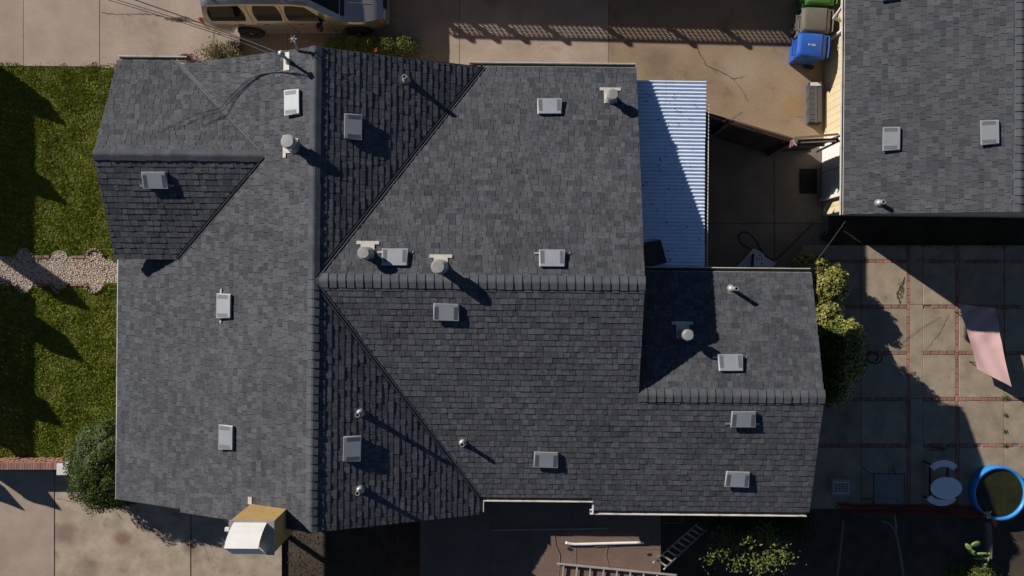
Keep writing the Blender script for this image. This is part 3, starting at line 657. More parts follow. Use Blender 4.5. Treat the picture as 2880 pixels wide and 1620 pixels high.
# chimney with bent sheet hood
ch = MB(); cx0, cx1, cy0, cy1, cz = -6.10, -5.15, -5.85, -5.14, 5.08
ch.box(cx0, cx1, cy0, cy1, -0.05, cz); chim = ch.build('chimney', 'tan_stucco', HX)
b = MB(); b.box(cx0 - .02, cx1 + .02, cy0 - .02, cy1 + .012, cz, cz + .05); b.build('chimney_crown', 'galvanised', chim)
b = MB(); prof = [(cy1 - .03, cz + .06), (cy1 - .08, cz + .20), (cy1 - .16, cz + .34), (cy1 - .26, cz + .46), (cy1 - .40, cz + .55), (cy0 + .02, cz + .10)]
hx0, hx1 = cx0 + .09, cx1 - .14; n = len(prof)
vs = [(x, y, z) for x in (hx0, hx1) for y, z in prof] + [(x, y + (.006 if i < n - 1 else -.0), z - .008) for x in (hx0, hx1) for i, (y, z) in enumerate(prof)]
b.add(vs, [(i, i + 1, n + i + 1, n + i) for i in range(n - 1)] + [(2 * n + i, 3 * n + i, 3 * n + i + 1, 2 * n + i + 1) for i in range(n - 1)]); b.build('chimney_hood', 'white_sheet', chim)
b = MB(); b.lathe([(.15, cz + .05), (.15, cz + .2), (.12, cz + .2), (.12, cz + .06)], ((cx0 + cx1) / 2 + .12, (cy0 + cy1) / 2 + .02, 0), 20); b.build('flue_liner', 'tan_stucco', chim)
b = MB(); b.bar((cx0 - .13, cy1 - .2, cz - .03), (cx0 + .05, cy1 - .2, cz - .03), .07, .07); b.build('cable_clamp', 'white_plastic', chim)
pq = P_W.at_px(703, 1412, 0.02); M = frame_on(P_W, pq); b = MB(); b.box(-.12, .05, -.05, .06, .004, .012, M); b.build('flashing', 'pale_flashing', chim)
# service mast with weatherhead, and the small rooftop aerial behind the rake
mp = P_W.at_px(790, 150, .56); mroot = bpy.data.objects.new('service_mast', None); COL.objects.link(mroot); mroot.parent = HX; mroot['_o'] = (0, 0, 0)
b = MB(); b.lathe([(.035, -.05), (.035, .5)], mp, 12); b.build('pipe', 'galvanised', mroot)
b = MB(); b.lathe([(.04, .46), (.075, .50), (.07, .56), (.03, .60)], mp, 14); b.build('weatherhead', 'galvanised', mroot, smooth=True)
b = MB(); b.lathe([(.09, 0), (.05, .08), (.04, .16)], mp, 14); b.build('boot', 'galvanised', mroot, smooth=True)
M = frame_on(P_W, mp); b = MB(); b.box(-.22, .2, -.14, .02, .003, .009, M); b.build('flashing', 'pale_flashing', mroot)
ap = Lp(824, 110, 4.72); aroot = bpy.data.objects.new('roof_aerial', None); COL.objects.link(aroot); aroot.parent = HX; aroot['_o'] = (0, 0, 0)
b = MB(); b.tube([(ap.x + .02, ap.y - .42, 3.2), (ap.x + .02, ap.y - .30, 4.0), (ap.x, ap.y, 4.66)], .028, 8); b.build('mast_pipe', 'galvanised', aroot)
b = MB()
for k in range(6): b.bar(ap, ap + Vector((.09 * math.cos(k * 1.047), .09 * math.sin(k * 1.047), .02)), .014, .014)
b.lathe([(.03, -.05), (.045, .0), (.02, .03)], ap, 10); b.build('aerial_head', 'vent_metal', aroot)

# ------------------------------------------------------------------ back building (upper right)
GX = thing('back_building', 'cream sided outbuilding with grey shingle roof beyond the side yard', 'outbuilding', (0, 0, 0), rotz=TH)
gxe, gxr, gys, gyn, gze, gp = 8.39, 12.17, 1.95, 13.0, 2.67, 0.25
gzr = gze + gp * (gxr - gxe)
Q_W = Plane([(gxe, gys), (gxr, gys), (gxr, gyn), (gxe, gyn)], (gxr, 0), (-1, 0), gp, gzr)
Q_E = Plane([(gxr, gys), (gxr + 3.9, gys), (gxr + 3.9, gyn), (gxr, gyn)], (gxr, 0), (1, 0), gp, gzr)
d2 = MB()
for pl in (Q_W, Q_E): d2.prism(pl.poly, lambda x, y: pl.z(x, y) - 0.10, lambda x, y: pl.z(x, y) - 0.003)
groof = d2.build('roof', 'underlay', GX)
lay_shingles(GX, groof, [Plane([(gxe, gys), (gxr, gys), (gxr, 9.6), (gxe, 9.6)], (gxr, 0), (-1, 0), gp, gzr), Plane([(gxr, gys), (gxr + 0.8, gys), (gxr + 0.8, 9.6), (gxr, 9.6)], (gxr, 0), (1, 0), gp, gzr)])
ridge_caps(groof, (gxr, 9.6, gzr), (gxr, gys, gzr), True, gp, gp)
gutter(GX, (gxe, gys - 0.01, gze), (gxe, gyn, gze), (-1, 0, 0), w=0.075, h=0.09)
for (px, py) in ((2510, 390), (2787, 372), (2506, -34)): roof_vent(GX, Q_W, px, py, 0)
vent_stack(GX, Q_W, 2486, 568, .24)
m = MB(); m.bar((gxe, gys + .02, gze - .08), (gxr, gys + .02, gzr - .08), .03, .14); m.build('rake_board', 'grey_wood', GX)
gwx, gwy = 9.12, 2.21
m = MB(); m.prism([(gwx, gwy), (gxr, gwy), (gxr, gyn), (gwx, gyn)], -.05, lambda x, y: Q_W.z(x, y) - .13)
m.prism([(gxr, gwy), (gxr + 3.4, gwy), (gxr + 3.4, gyn), (gxr, gyn)], -.05, lambda x, y: Q_E.z(x, y) - .13); gwall = m.build('wall', 'siding', GX)
y = gwy + .004                                    # vertical boards on the west wall, one object each
while y < 9.7:
    m = MB(); m.box(gwx - .02, gwx - .001, y + .004, y + .196, 0.16, Q_W.z(gwx, 0) - .16); m.build('siding_board', 'siding', gwall); y += .2
m = MB(); m.box(gwx - .045, gwx - .002, gwy, 9.7, 0.0, .155); m.build('base_board', 'siding', GX)
# white double door with frame, slatted pane and hood board
dy0, dy1 = 2.62, 4.25
dr = MB()
for a, b in ((dy0, dy0 + .09), (dy1 - .09, dy1)): dr.box(gwx - .16, gwx - .021, a, b, 0, 2.02)
dr.box(gwx - .16, gwx - .021, dy0 + .09, dy1 - .09, 1.93, 2.02); dr = dr.build('door_frame', 'white_paint', GX)
for a, b in ((dy0 + .10, (dy0 + dy1) / 2 - .01), ((dy0 + dy1) / 2 + .01, dy1 - .10)):
    m = MB(); m.box(gwx - .10, gwx - .05, a, b, .05, 1.92); dd = m.build('door', 'white_paint', GX, bevel=.01)
    m = MB(); m.box(gwx - .108, gwx - .102, a + .12, b - .12, 1.15, 1.75); m.build('pane', 'car_glass', dd)
    for k in range(4):
        m = MB(); m.box(gwx - .112, gwx - .102, a + .1, b - .1, .25 + k * .2, .38 + k * .2); m.build('door_panel', 'white_paint', dd)
m = MB(); m.box(gwx - .22, gwx - .021, dy1 + .02, dy1 + .10, 0, 2.0); m.build('door_post', 'white_paint', GX)
# short downspout elbow below the gutter
m = MB(); gd = Lp(2330, 122, 1.6); m.tube([(gxe - .03, 7.27, gze - .08), (gxe + .05, 7.22, 1.95), (gwx - .09, 7.2, 1.6), (gwx - .07, 7.2, .1)], .04, 8); m.build('downspout', 'white_paint', GX)

# ------------------------------------------------------------------ corrugated cover between the buildings
cb = Lp(1890, 500, 0)
CX = thing('corrugated_cover', 'white corrugated metal cover over the side yard, half in shadow', 'awning', (0, 0, 0), rotz=TH)
ccx0, ccx1, ccy0, ccy1, cz0, cz1 = 2.80, 4.81, 0.42, 5.20, 2.93, 2.90
nsh = 7; wsh = (ccy1 - ccy0) / nsh
for i in range(nsh):
    y0 = ccy0 + i * wsh - .03; y1 = y0 + wsh + .06; ns = int((y1 - y0) / .0114); m = MB(); vs = []
    ex = random.uniform(-.012, .012); lift = 0.004 * (i % 2)
    for j in range(ns + 1):
        yy = y0 + (y1 - y0) * j / ns; zz = .017 * math.sin((yy - ccy0) / .0915 * 2 * math.pi) + lift
        vs += [(ccx0, yy, cz0 + zz), (ccx1 + ex, yy, cz1 + zz), (ccx0, yy, cz0 + zz - .0015), (ccx1 + ex, yy, cz1 + zz - .0015)]
    m.add(vs, [(4 * j, 4 * j + 1, 4 * j + 5, 4 * j + 4) for j in range(ns)] + [(4 * j + 2, 4 * j + 6, 4 * j + 7, 4 * j + 3) for j in range(ns)] + [(4 * j + 1, 4 * j + 3, 4 * j + 7, 4 * j + 5) for j in range(ns)])
    m.build('roof_sheet', 'corrugated', CX)
for x, z in ((ccx0 + .3, cz0 - .13), ((ccx0 + ccx1) / 2, (cz0 + cz1) / 2 - .06), (ccx1 - .03, cz1 - .065)):
    m = MB(); m.bar((x, ccy0 + .02, z), (x, ccy1 - .04, z), .045, .09); m.build('beam', 'grey_wood', CX)
m = MB(); m.bar((ccx1 + .085, ccy0 + .02, cz1 - .06), (ccx1 + .085, ccy1 - .5, cz1 - .06), .012, .06); m.build('edge_trim', 'white_paint', CX)
for y in (ccy0 + .25, (ccy0 + ccy1) / 2, ccy1 - .3):
    m = MB(); m.box(ccx1 - .10, ccx1 - .01, y - .045, y + .045, -.05, cz1 - .11); m.build('post', 'grey_wood', CX)
m = MB(); m.box(ccx0 - .30, ccx1 + .0, ccy1 - .13, ccy1 - .10, -.05, cz1 - .012); m.build('added_shade_panel', 'fence_wood', CX)  # unseen panel, added to keep low sun out of the side yard
pc = lambda px, py: Lp(px, py, cz0 - (Lp(px, py, 2.8).x - ccx0) / (ccx1 - ccx0) * (cz0 - cz1) + .03)
pts = [pc(1806, 682), pc(1858, 675), pc(1875, 738), pc(1808, 758)]
m = MB(); tv = [TH]; rot = lambda v: Vector((v.x * CT - v.y * ST, v.x * ST + v.y * CT, v.z))
pts = [rot(p) for p in pts]; m.add(pts + [p + Vector((0, 0, .018)) for p in pts], [(0, 1, 2, 3), (7, 6, 5, 4), (0, 4, 5, 1), (1, 5, 6, 2), (2, 6, 7, 3), (3, 7, 4, 0)])
tag(m.build('plywood_board', 'plywood_dark', origin=pts[0]), 'dark brown board lying on the lower corner of the corrugated cover', 'board')

# ------------------------------------------------------------------ fences
def lattice(a, b, z0, z1, pitch, width, thick=.012):
    """diagonal slats clipped to the strip a-b, z0-z1; returns list of (p,q) centre lines"""
    a, b = Vector(a), Vector(b); d = (b - a); L = d.length; d.normalize(); H = z1 - z0; out = []
    for sgn in (1, -1):
        s = -H
        while s < L + H:
            if sgn > 0: p0, p1 = (s, 0), (s + H, H)
            else: p0, p1 = (s + H, 0), (s, H)
            pts = []
            for t in (0, 1):
                pass
            # clip in s to [0, L]
            (x0, y0), (x1, y1) = p0, p1
            def cl(x, y, xo, yo):
                if x < 0: k = (0 - x) / (xo - x); return (0, y + (yo - y) * k)
                if x > L: k = (L - x) / (xo - x); return (L, y + (yo - y) * k)
                return (x, y)
            if max(x0, x1) > 0.02 and min(x0, x1) < L - 0.02:
                q0 = cl(x0, y0, x1, y1); q1 = cl(x1, y1, x0, y0)
                off = thick * .55 * sgn
                nrm = Vector((-d.y, d.x, 0)) * off
                out.append((a + d * q0[0] + Vector((0, 0, z0 + q0[1])) + nrm, a + d * q1[0] + Vector((0, 0, z0 + q1[1])) + nrm))
            s += pitch
    return out, Vector((-d.y, d.x, 0))
# side-yard fence with lattice top, seen edge-on from above
fa, fb = W(1983, 317, 1.9), W(2238, 392, 1.9); fa.z = fb.z = 0
fa = fb + (fa - fb).normalized() * ((fb - fa).length * 4.75 / 2.38)
FN = thing('lattice_fence', 'dark wooden fence with lattice top across the side yard', 'fence', fa)
d = (fb - fa); L = d.length; d.normalize(); nb = int(L / .15)
for i in range(nb):
    p = fa + d * (i * L / nb); q = fa + d * ((i + .95) * L / nb); m = MB(); m.bar(p + Vector((0, 0, .76)), q + Vector((0, 0, .76)), .02, 1.52); m.build('board', 'fence_wood', FN)
sl_, nrm = lattice(fa, fb, 1.54, 1.86, .105, .035)
for p, q in sl_:
    m = MB(); m.bar(p, q, .012, .032, up=nrm.cross((q - p).normalized())); m.build('lattice_slat', 'fence_wood', FN)
for z in (1.53, 1.88): m = MB(); m.bar(fa + Vector((0, 0, z)), fb + Vector((0, 0, z)), .05, .04); m.build('rail', 'fence_wood', FN)
for t in (0.02, .635, 1.0):
    p = fa + d * (L * t) + Vector((-d.y, d.x, 0)) * -.05; m = MB(); m.bar(p + Vector((0, 0, -.05)), p + Vector((0, 0, 2.0 if t == .635 else 1.95)), .09, .09); m.build('post', 'grey_wood', FN)
m = MB(); m.bar(W(2054, 338, 1.9), W(2088, 316, 1.95), .06, .04); m.build('brace', 'grey_wood', FN)
m = MB(); m.bar(W(2166, 416, .5), W(2207, 398, 1.6), .04, .03); m.build('brace', 'grey_wood', FN)
# gate next to it
ga, gb = W(2240, 392, 1.9), W(2352, 388, 1.9)
GT = thing('yard_gate', 'old grey wooden gate between lattice fence and outbuilding', 'gate', (ga.x, ga.y, 0))
a0, b0 = Vector((ga.x, ga.y, 0)), Vector((gb.x, gb.y, 0)); dd = b0 - a0; LL = dd.length; dd.normalize(); n = 8
for i in range(n):
    p = a0 + dd * (i * LL / n); q = a0 + dd * ((i + .94) * LL / n); m = MB(); m.bar(p + Vector((0, 0, .93)), q + Vector((0, 0, .93)), .02, 1.78); m.build('board', 'fence_wood', GT)
for z, mm in ((1.86, 'grey_wood'), (1.2, 'grey_wood'), (.35, 'grey_wood')):
    m = MB(); s = Vector((0, -.05, z)); m.bar(a0 + s, b0 + s, .10 if z > 1.8 else .05, .07); m.build('rail', mm, GT)
m = MB(); s = Vector((0, .03, 1.93)); m.bar(a0 + s + Vector((-.08, 0, 0)), b0 + s + Vector((0.03, .06, .02)), .05, .05); m.build('top_rail', 'grey_wood', GT)
m = MB(); m.bar(W(2338, 399, 1.75), W(2358, 390, 1.85), .18, .05); m.build('corner_block', 'red_wood', GT)
m = MB(); m.bar(W(2296, 428, 1.2), W(2358, 398, 1.6), .05, .05); m.build('door_rail', 'white_paint', GT)
m = MB(); p = W(2232, 398, 1.9)
for k in range(9): m.bar(p + Vector((random.uniform(-.08, .06), random.uniform(-.12, .06), random.uniform(-.02, .04))), p + Vector((random.uniform(-.1, .08), random.uniform(-.16, .12), random.uniform(-.06, .06))), .03, .02)
tag(m.build('torn_plastic_rag', 'torn_plastic', origin=p), 'faded pink torn plastic tied at the gate post', 'rag')

# neighbour's fence beyond the top of the picture; its lattice shades the drive
na, nb_ = Vector((-5.25, 9.80, 0)), Vector((8.9, 9.46, 0))
NF = thing('neighbour_fence', 'tall board fence with lattice top along the far side of the driveway', 'fence', na)
m = MB(); m.bar(na + Vector((0, 0, .76)), nb_ + Vector((0, 0, .76)), .03, 1.58); m.build('board_panel', 'fence_wood', NF)
sl_, nrm = lattice(na, nb_, 1.55, 1.84, .145, .04); m = MB()
for p, q in sl_: m.bar(p, q, .010, .036, up=nrm.cross((q - p).normalized()))
stuff(m.build('lattice_slats', 'fence_wood', NF))
m = MB(); m.bar(na + Vector((0, 0, 1.875)), nb_ + Vector((0, 0, 1.875)), .05, .06); m.build('rail', 'fence_wood', NF)
dn = (nb_ - na).normalized()
for t in (0.4, 1.15, 2.0, 3.2, 5.0, 6.9, 8.5, 10.3, 12.4, 14.4):
    m = MB(); p = na + dn * t; m.bar(p + Vector((0, 0, -.05)), p + Vector((0, 0, 1.98)), .11, .11); m.build('post', 'fence_wood', NF)
# front boundary fence beyond the left edge: close lattice panels between pillars with pointed caps
fx = -17.10
def front_panel(y0, y1, h, label, holes=True):
    r = thing('front_fence_panel', label, 'fence', (fx, y0, 0), 'front boundary fence')
    if holes:
        m = MB(); m.box(fx - .02, fx + .02, y0, y1, 0, h * .35); m.build('base_panel', 'fence_wood', r)
        sl_, nrm = lattice((fx, y0, 0), (fx, y1, 0), h * .35, h - .1, .20, .1); m = MB()
        for p, q in sl_: m.bar(p, q, .012, .115, up=nrm.cross((q - p).normalized()))
        stuff(m.build('lattice_slats', 'fence_wood', r))
        m = MB(); m.box(fx - .03, fx + .03, y0, y1, h - .12, h); m.build('rail', 'fence_wood', r)
    else:
        m = MB(); m.box(fx - .02, fx + .02, y0, y1, 0, h); m.build('base_panel', 'fence_wood', r)
def pillar(y, h, w, label):
    r = thing('fence_pillar', label, 'pillar', (fx, y, 0), 'front boundary fence')
    m = MB(); m.box(fx - w, fx + w, y - w, y + w, -.05, h - .45); m.build('shaft', 'brick', r)
    m = MB(); m.lathe([(w * 1.5, h - .45), (w * 1.5, h - .38), (w * .8, h - .2), (w * .15, h)], (fx, y, 0), 8); m.build('cap', 'mortar', r)
front_panel(5.05, 7.95, 1.66, 'lattice fence panel at the street beside the upper lawn')
front_panel(2.95, 5.05, 1.66, 'lattice fence panel at the street just above the gate opening')
front_panel(-1.7, 1.85, 1.66, 'lattice fence panel at the street just below the gate opening')
front_panel(-3.1, -1.7, 1.66, 'lattice fence panel at the street beside the lower lawn')
for y, h, w, l in ((7.55, 2.12, .22, 'fence pillar beside the upper lawn, farthest from the path'), (5.25, 2.15, .20, 'fence pillar beside the upper lawn, nearer the path'), (2.62, 2.5, .20, 'tall gate pillar above the garden path'),
                   (1.0, 2.4, .22, 'gate pillar below the garden path'), (-1.30, 2.12, .22, 'fence pillar beside the lower lawn'), (-3.8, 2.05, .22, 'fence pillar at the front driveway'), (-4.55, 1.5, .16, 'short fence pillar past the front driveway')):
    pillar(y, h, w, l)

# ------------------------------------------------------------------ low brick wall with white end post
bw0, bw1, by, bh = W(-60, 1312, .68).x, W(166, 1312, .68).x, W(100, 1312, .68).y, .66
BW = thing('brick_wall', 'low openwork red brick wall between lawn and front driveway', 'wall', ((bw0 + bw1) / 2, by, 0))
m = MB(); m.box(bw0, bw1, by - .05, by + .02, -.05, bh - .12); m.build('wall_core', 'mortar', BW)
m = MB(); m.box(-.096, .096, -.05, .05, -.032, .032); bo = m.build('brick', 'brick', BW, bevel=.004, origin=(0, 0, 0)); ub = [True]; bc = Vector(BW['_o'])
for r in range(8):
    x = bw0 - (.105 if r % 2 else 0); 
    while x < bw1 - .1:
        if not (random.random() < .10): brick_at(bo, BW, x + .1 - bc.x, by + (.035 if (r + int(x * 5)) % 3 else .055) - bc.y, 0, .035 + r * .068, 'brick', ub)
        x += .21
x = bw0
while x < bw1 - .05:
    o = brick_at(bo, BW, x + .037 - bc.x, by - .005 - bc.y, R(90), bh - .06, 'brick', ub); o.scale = (1.0, .68, 1.5); x += .075
p = W(176, 1320, .80)
WP = thing('white_post', 'white painted masonry post at the end of the brick wall beside the round shrub', 'post', (p.x, p.y, 0))
m = MB(); m.box(p.x - .14, p.x + .16, p.y - .14, p.y + .14, -.05, .76); m.build('shaft', 'white_paint', WP, bevel=.01)
m = MB(); m.box(p.x - .16, p.x + .18, p.y - .16, p.y + .16, .76, .82); m.build('cap', 'white_paint', WP, bevel=.01)

# ------------------------------------------------------------------ plants
def leaves(name, parent, m, pos, nrm, size, aspect=.5, jitter=.8, tone=None, fold=.25, off=(0, 0, 0)):
    """many small folded leaf faces; pos (n,3), nrm (n,3) preferred facing"""
    n = len(pos); nn = nrm + RNG.normal(0, jitter, (n, 3)); nn /= np.linalg.norm(nn, axis=1, keepdims=True) + 1e-9
    t = RNG.normal(0, 1, (n, 3)); t -= (t * nn).sum(1, keepdims=True) * nn; t /= np.linalg.norm(t, axis=1, keepdims=True) + 1e-9
    b = np.cross(nn, t); s = size * RNG.uniform(.65, 1.3, (n, 1)); w = s * aspect
    P = [pos - t * s * .5, pos + b * w * .5 + nn * s * fold * .5 - t * s * .05, pos + t * s * .5, pos - b * w * .5 + nn * s * fold * .5 - t * s * .05]
    V = np.stack(P, 1).reshape(-1, 3); i = np.arange(n)[:, None] * 4
    Fc = np.concatenate([i + np.array([[0, 1, 2]]), i + np.array([[0, 2, 3]])], 1).reshape(-1, 3)
    if tone is None: tone = RNG.random(n)
    o = mesh_np(name, V, Fc, m, parent, np.repeat(tone, 2), off)
    if name in ('flowers', 'flower', 'pale_lit_leaves'): stuff(o)
    return o
def blob_points(blobs, n, shell=.35, keep=None):
    """points in the outer shell of overlapping ellipsoids (cx,cy,cz,rx,ry,rz)"""
    vol = np.array([b[3] * b[4] + b[4] * b[5] + b[3] * b[5] for b in blobs]); cnt = (n * vol / vol.sum()).astype(int); P = []; Nn = []
    for b, c in zip(blobs, cnt):
        d = RNG.normal(0, 1, (c, 3)); d /= np.linalg.norm(d, axis=1, keepdims=True)
        lump = 1 + .10 * np.sin(d[:, 0] * 7 + b[0] * 9) * np.sin(d[:, 1] * 8 + b[1] * 7) + .07 * np.sin(d[:, 2] * 13 + d[:, 0] * 11)
        r = (1 - shell * RNG.random(c) ** 1.6) * lump
        P.append(np.array(b[:3]) + d * r[:, None] * np.array(b[3:])); Nn.append(d / np.array(b[3:]))
    P = np.concatenate(P); Nn = np.concatenate(Nn); Nn /= np.linalg.norm(Nn, axis=1, keepdims=True)
    k = P[:, 2] > .03
    if keep is not None: k &= keep(P)
    return P[k], Nn[k]
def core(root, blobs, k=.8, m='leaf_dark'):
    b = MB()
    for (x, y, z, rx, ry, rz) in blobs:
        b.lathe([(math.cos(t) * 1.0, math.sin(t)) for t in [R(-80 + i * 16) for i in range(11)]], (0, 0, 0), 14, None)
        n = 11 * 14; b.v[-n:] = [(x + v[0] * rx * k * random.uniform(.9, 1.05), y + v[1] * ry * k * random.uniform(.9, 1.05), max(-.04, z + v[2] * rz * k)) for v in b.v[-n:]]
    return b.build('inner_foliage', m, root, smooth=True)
def stems(root, base, tips, r=.02, name='stem'):
    m = MB()
    for t in tips:
        base_, t = Vector(base), Vector(t); mid = base_.lerp(t, .5) + Vector((random.uniform(-.08, .08), random.uniform(-.08, .08), .05))
        m.tube([base_, mid, t], [r, r * .7, r * .3], 6)
    return m.build(name, 'bark', root)
# round flowering shrub at the front corner
c = W(292, 1306, .75)
SH = thing('round_shrub', 'large round clipped shrub with purple flowers at the front corner', 'shrub', (c.x, c.y, 0))
bl = [(c.x, c.y, .62, 1.02, 1.30, .86), (c.x + .30, c.y + .35, .7, .85, .95, .8), (c.x + .35, c.y - .4, .62, .95, .85, .8)]
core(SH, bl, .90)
P, Nn = blob_points(bl, 42000, .16); leaves('foliage', SH, 'leaf_hedge', P, Nn, .06, .55, .5, off=SH['_o'], tone=np.clip(RNG.normal(.45, .25, len(P)), 0, 1))
k = (np.sin(P[:, 0] * 6) * np.sin(P[:, 1] * 5 + 1) > .15) & (P[:, 2] > .5); P2 = P[k][:700] + Nn[k][:700] * .02; leaves('flowers', SH, 'flower_purple', P2, Nn[k][:700], .035, .8, .6, off=SH['_o'])
stems(SH, (c.x, c.y, 0), [(b[0] + random.uniform(-.4, .4), b[1] + random.uniform(-.4, .4), .8) for b in bl * 3])
# shrubs by the wing, sunlight painted on as paler leaves
def yard_shrub(label, blobs, n, size, mat1, tone=None, jitter=.5, mat2=None, k2=None, aspect=.6):
    c = Vector(blobs[0][:3]); r = thing('leafy_shrub', label, 'shrub', (c.x, c.y, 0), 'shrubs beside the house wing')
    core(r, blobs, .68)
    P, Nn = blob_points(blobs, n, .4)
    leaves('foliage', r, mat1, P, Nn, size, aspect, jitter, tone, off=r['_o'])
    if k2 is not None:
        k = k2(P); leaves('pale_lit_leaves', r, mat2, P[k] + Nn[k] * .05, Nn[k] + np.array([0, 0, .6]), size * 1.05, .62, .4, off=r['_o'])  # extra paler leaves colour in the sunlit part of the crown
    stems(r, (c.x, c.y, 0), [(b[0] + random.uniform(-.2, .2), b[1] + random.uniform(-.2, .2), b[2] + .2) for b in blobs * 2], .03); return r
a = W(2335, 800, 1.1); b = W(2328, 895, 1.1); c2 = W(2300, 755, .9)
yard_shrub('rounded shrub with large cream-green leaves at the corner of the wing', [(a.x + .08, a.y, .68, .54, .55, .52), (b.x + .10, b.y, .66, .48, .6, .5), (c2.x - .1, c2.y + .02, .6, .5, .36, .42)], 11000, .085, 'leaf_dark', mat2='leaf_yellow_lit', k2=lambda P: (P[:, 2] > .55), jitter=.6)
a = W(2395, 1010, 1.7); b = W(2370, 1080, 1.6); c2 = W(2425, 960, 1.8)
yard_shrub('dark green shrub beside the wing, one sunlit streak painted in yellow leaves', [(a.x, a.y, 1.0, .62, .75, .95), (b.x - .1, b.y - .1, .9, .55, .6, .85), (c2.x - .2, c2.y + .1, 1.0, .5, .5, .9)], 11000, .075, 'leaf_hedge', mat2='leaf_yellow_lit', jitter=.6,
           k2=lambda P: (np.abs(P[:, 0] - W(2408, 0, 1.9).x - (P[:, 1] - a.y) * .12) < .26) & (P[:, 2] > 1.2))
# weeds and low plants along the north wall
def tuft(name, label, cat, px, py, w, h, n, m, size, hz=.35, flower=None, group=None):
    c = W(px, py, 0); r = thing(name, label, cat, (c.x, c.y, 0), group)
    x = RNG.normal(0, w / 2, n); y = RNG.normal(0, h / 2, n); z = RNG.random(n) ** .7 * hz * np.exp(-(x / w) ** 2 - (y / h) ** 2)
    P = np.stack([c.x + x, c.y + y, z + .02], -1); leaves('foliage', r, m, P, np.tile([0, 0, 1.0], (n, 1)), size, .3, .7, off=r['_o'])
    if flower: P2 = np.array([[W(*f, hz).x, W(*f, hz).y, hz] for f in flower for _ in range(14)]) + RNG.normal(0, .03, (14 * len(flower), 3)); leaves('flower', r, 'flower_red', P2, np.tile([0, 0, 1.0], (len(P2), 1)), .05, .8, .5, off=r['_o'])
    m2 = MB()
    for k in range(8): m2.tube([(c.x + random.uniform(-w, w) * .3, c.y + random.uniform(-h, h) * .3, 0), (c.x + random.uniform(-w, w) * .6, c.y + random.uniform(-h, h) * .6, hz * .8)], .006, 5)
    m2.build('stem', 'bark', r)
tuft('weed_clump', 'dry pale weed clump at the house wall below the parked car', 'weeds', 615, 152, .45, .30, 900, 'leaf_weed', .07)
tuft('weed_clump', 'green feathery weed clump at the house wall near the service mast', 'weeds', 668, 148, .32, .34, 900, 'leaf_weed', .06, .45)
tuft('red_plant', 'small red-leaved plant at the corner of the front gable', 'plant', 530, 166, .22, .12, 350, 'leaf_red', .06, .3)
for px, fl in ((955, None), (1010, None), (1050, [(1056, 140)]), (1100, None), (1145, None)):
    tuft('border_shrub', {955: 'leafy border shrub nearest the ridge end on the north wall', 1010: 'second leafy border shrub along the north wall', 1050: 'border shrub with a red flower on the north wall', 1100: 'fourth leafy border shrub along the north wall', 1145: 'border shrub farthest along the north wall towards the valley'}[px], 'shrub', px, 152, .42, .42, 1300, 'leaf_bright', .075, 1.1, fl, 'border shrubs on the north wall')
tuft('driveway_weeds', 'small green weeds growing in the driveway crack', 'weeds', 500, 54, .42, .07, 160, 'leaf_hedge', .05, .06)
for (px, py, w_, h_, n_, l_) in ((2530, 815, .10, .30, 120, 'weeds growing in the wide patio crack'), (2824, 1118, .16, .10, 90, 'weed tuft in the patio joint below the pink canopy'), (2824, 1165, .07, .07, 50, 'small weed in the patio joint, second below the canopy'), (2824, 1212, .07, .08, 50, 'small weed in the patio joint, third below the canopy'), (2824, 1252, .12, .08, 70, 'weed tuft in the patio joint just above the pool'), (2640, 1262, .42, .06, 150, 'low weeds along the shaded joint above the picnic table')):
    tuft('patio_weeds', l_, 'weeds', px, py, w_, h_, n_, 'leaf_hedge', .045, .07)
n = 130; P = np.stack([np.array([0.0] * n)] * 3, -1); nn_ = []
for i in range(n):
    pl = random.choice((P_W, P_N, P_S, P_E1, P_E2, P_WN)); u = random.random(); k = random.randrange(len(pl.poly)); c_ = Vector(pl.poly[k]).lerp(Vector(pl.poly[(k + 1) % len(pl.poly)]), random.random()).lerp(Vector(pl.poly[(k + 2) % len(pl.poly)]), random.random() * .5)
    x, y = c_.x * CT - c_.y * ST, c_.x * ST + c_.y * CT; P[i] = (x, y, pl.z(c_.x, c_.y) + .022)
tag(stuff(leaves('roof_debris', None, 'leaf_litter', P, np.tile([0, 0, 1.0], (n, 1)), .045, .4, .15)), 'scattered dry leaves lying on the shingle roof', 'leaf litter')
n = 60; x = RNG.uniform(2.9, 4.7, n); y = RNG.uniform(.5, 5.0, n); P = np.stack([x * CT - y * ST, x * ST + y * CT, np.full(n, 2.94)], -1)
tag(stuff(leaves('cover_debris', None, 'leaf_litter', P, np.tile([0, 0, 1.0], (n, 1)), .05, .6, .2)), 'small dark leaves caught on the corrugated cover', 'leaf litter')
# tree south of the wing
tc = W(2120, 1540, 2.2)
TR = thing('small_tree', 'leafy small tree below the wing eave, its crown partly sunlit', 'tree', (tc.x, tc.y, 0))
tips = []; m = MB(); m.tube([(tc.x, tc.y, -.05), (tc.x + .05, tc.y + .05, .8), (tc.x, tc.y, 1.5)], [.09, .07, .055], 10)
for k in range(13):
    a = k * 2.4; rr = random.uniform(.5, 1.3); t = Vector((tc.x + rr * 1.05 * math.cos(a), tc.y - .1 + rr * .52 * math.sin(a) , random.uniform(1.8, 2.5))); tips.append(t)
    m.tube([(tc.x, tc.y, 1.2 + .03 * k), Vector((tc.x, tc.y, 1.7)).lerp(t, .5), t], [.035, .024, .008], 6)
m.build('trunk', 'bark', TR)
P = []; 
for t in tips:
    for _ in range(95): P.append(Vector((tc.x, tc.y, 1.7)).lerp(t, random.uniform(.55, 1.12)) + Vector((random.gauss(0, .13), random.gauss(0, .11), random.gauss(0, .11))))
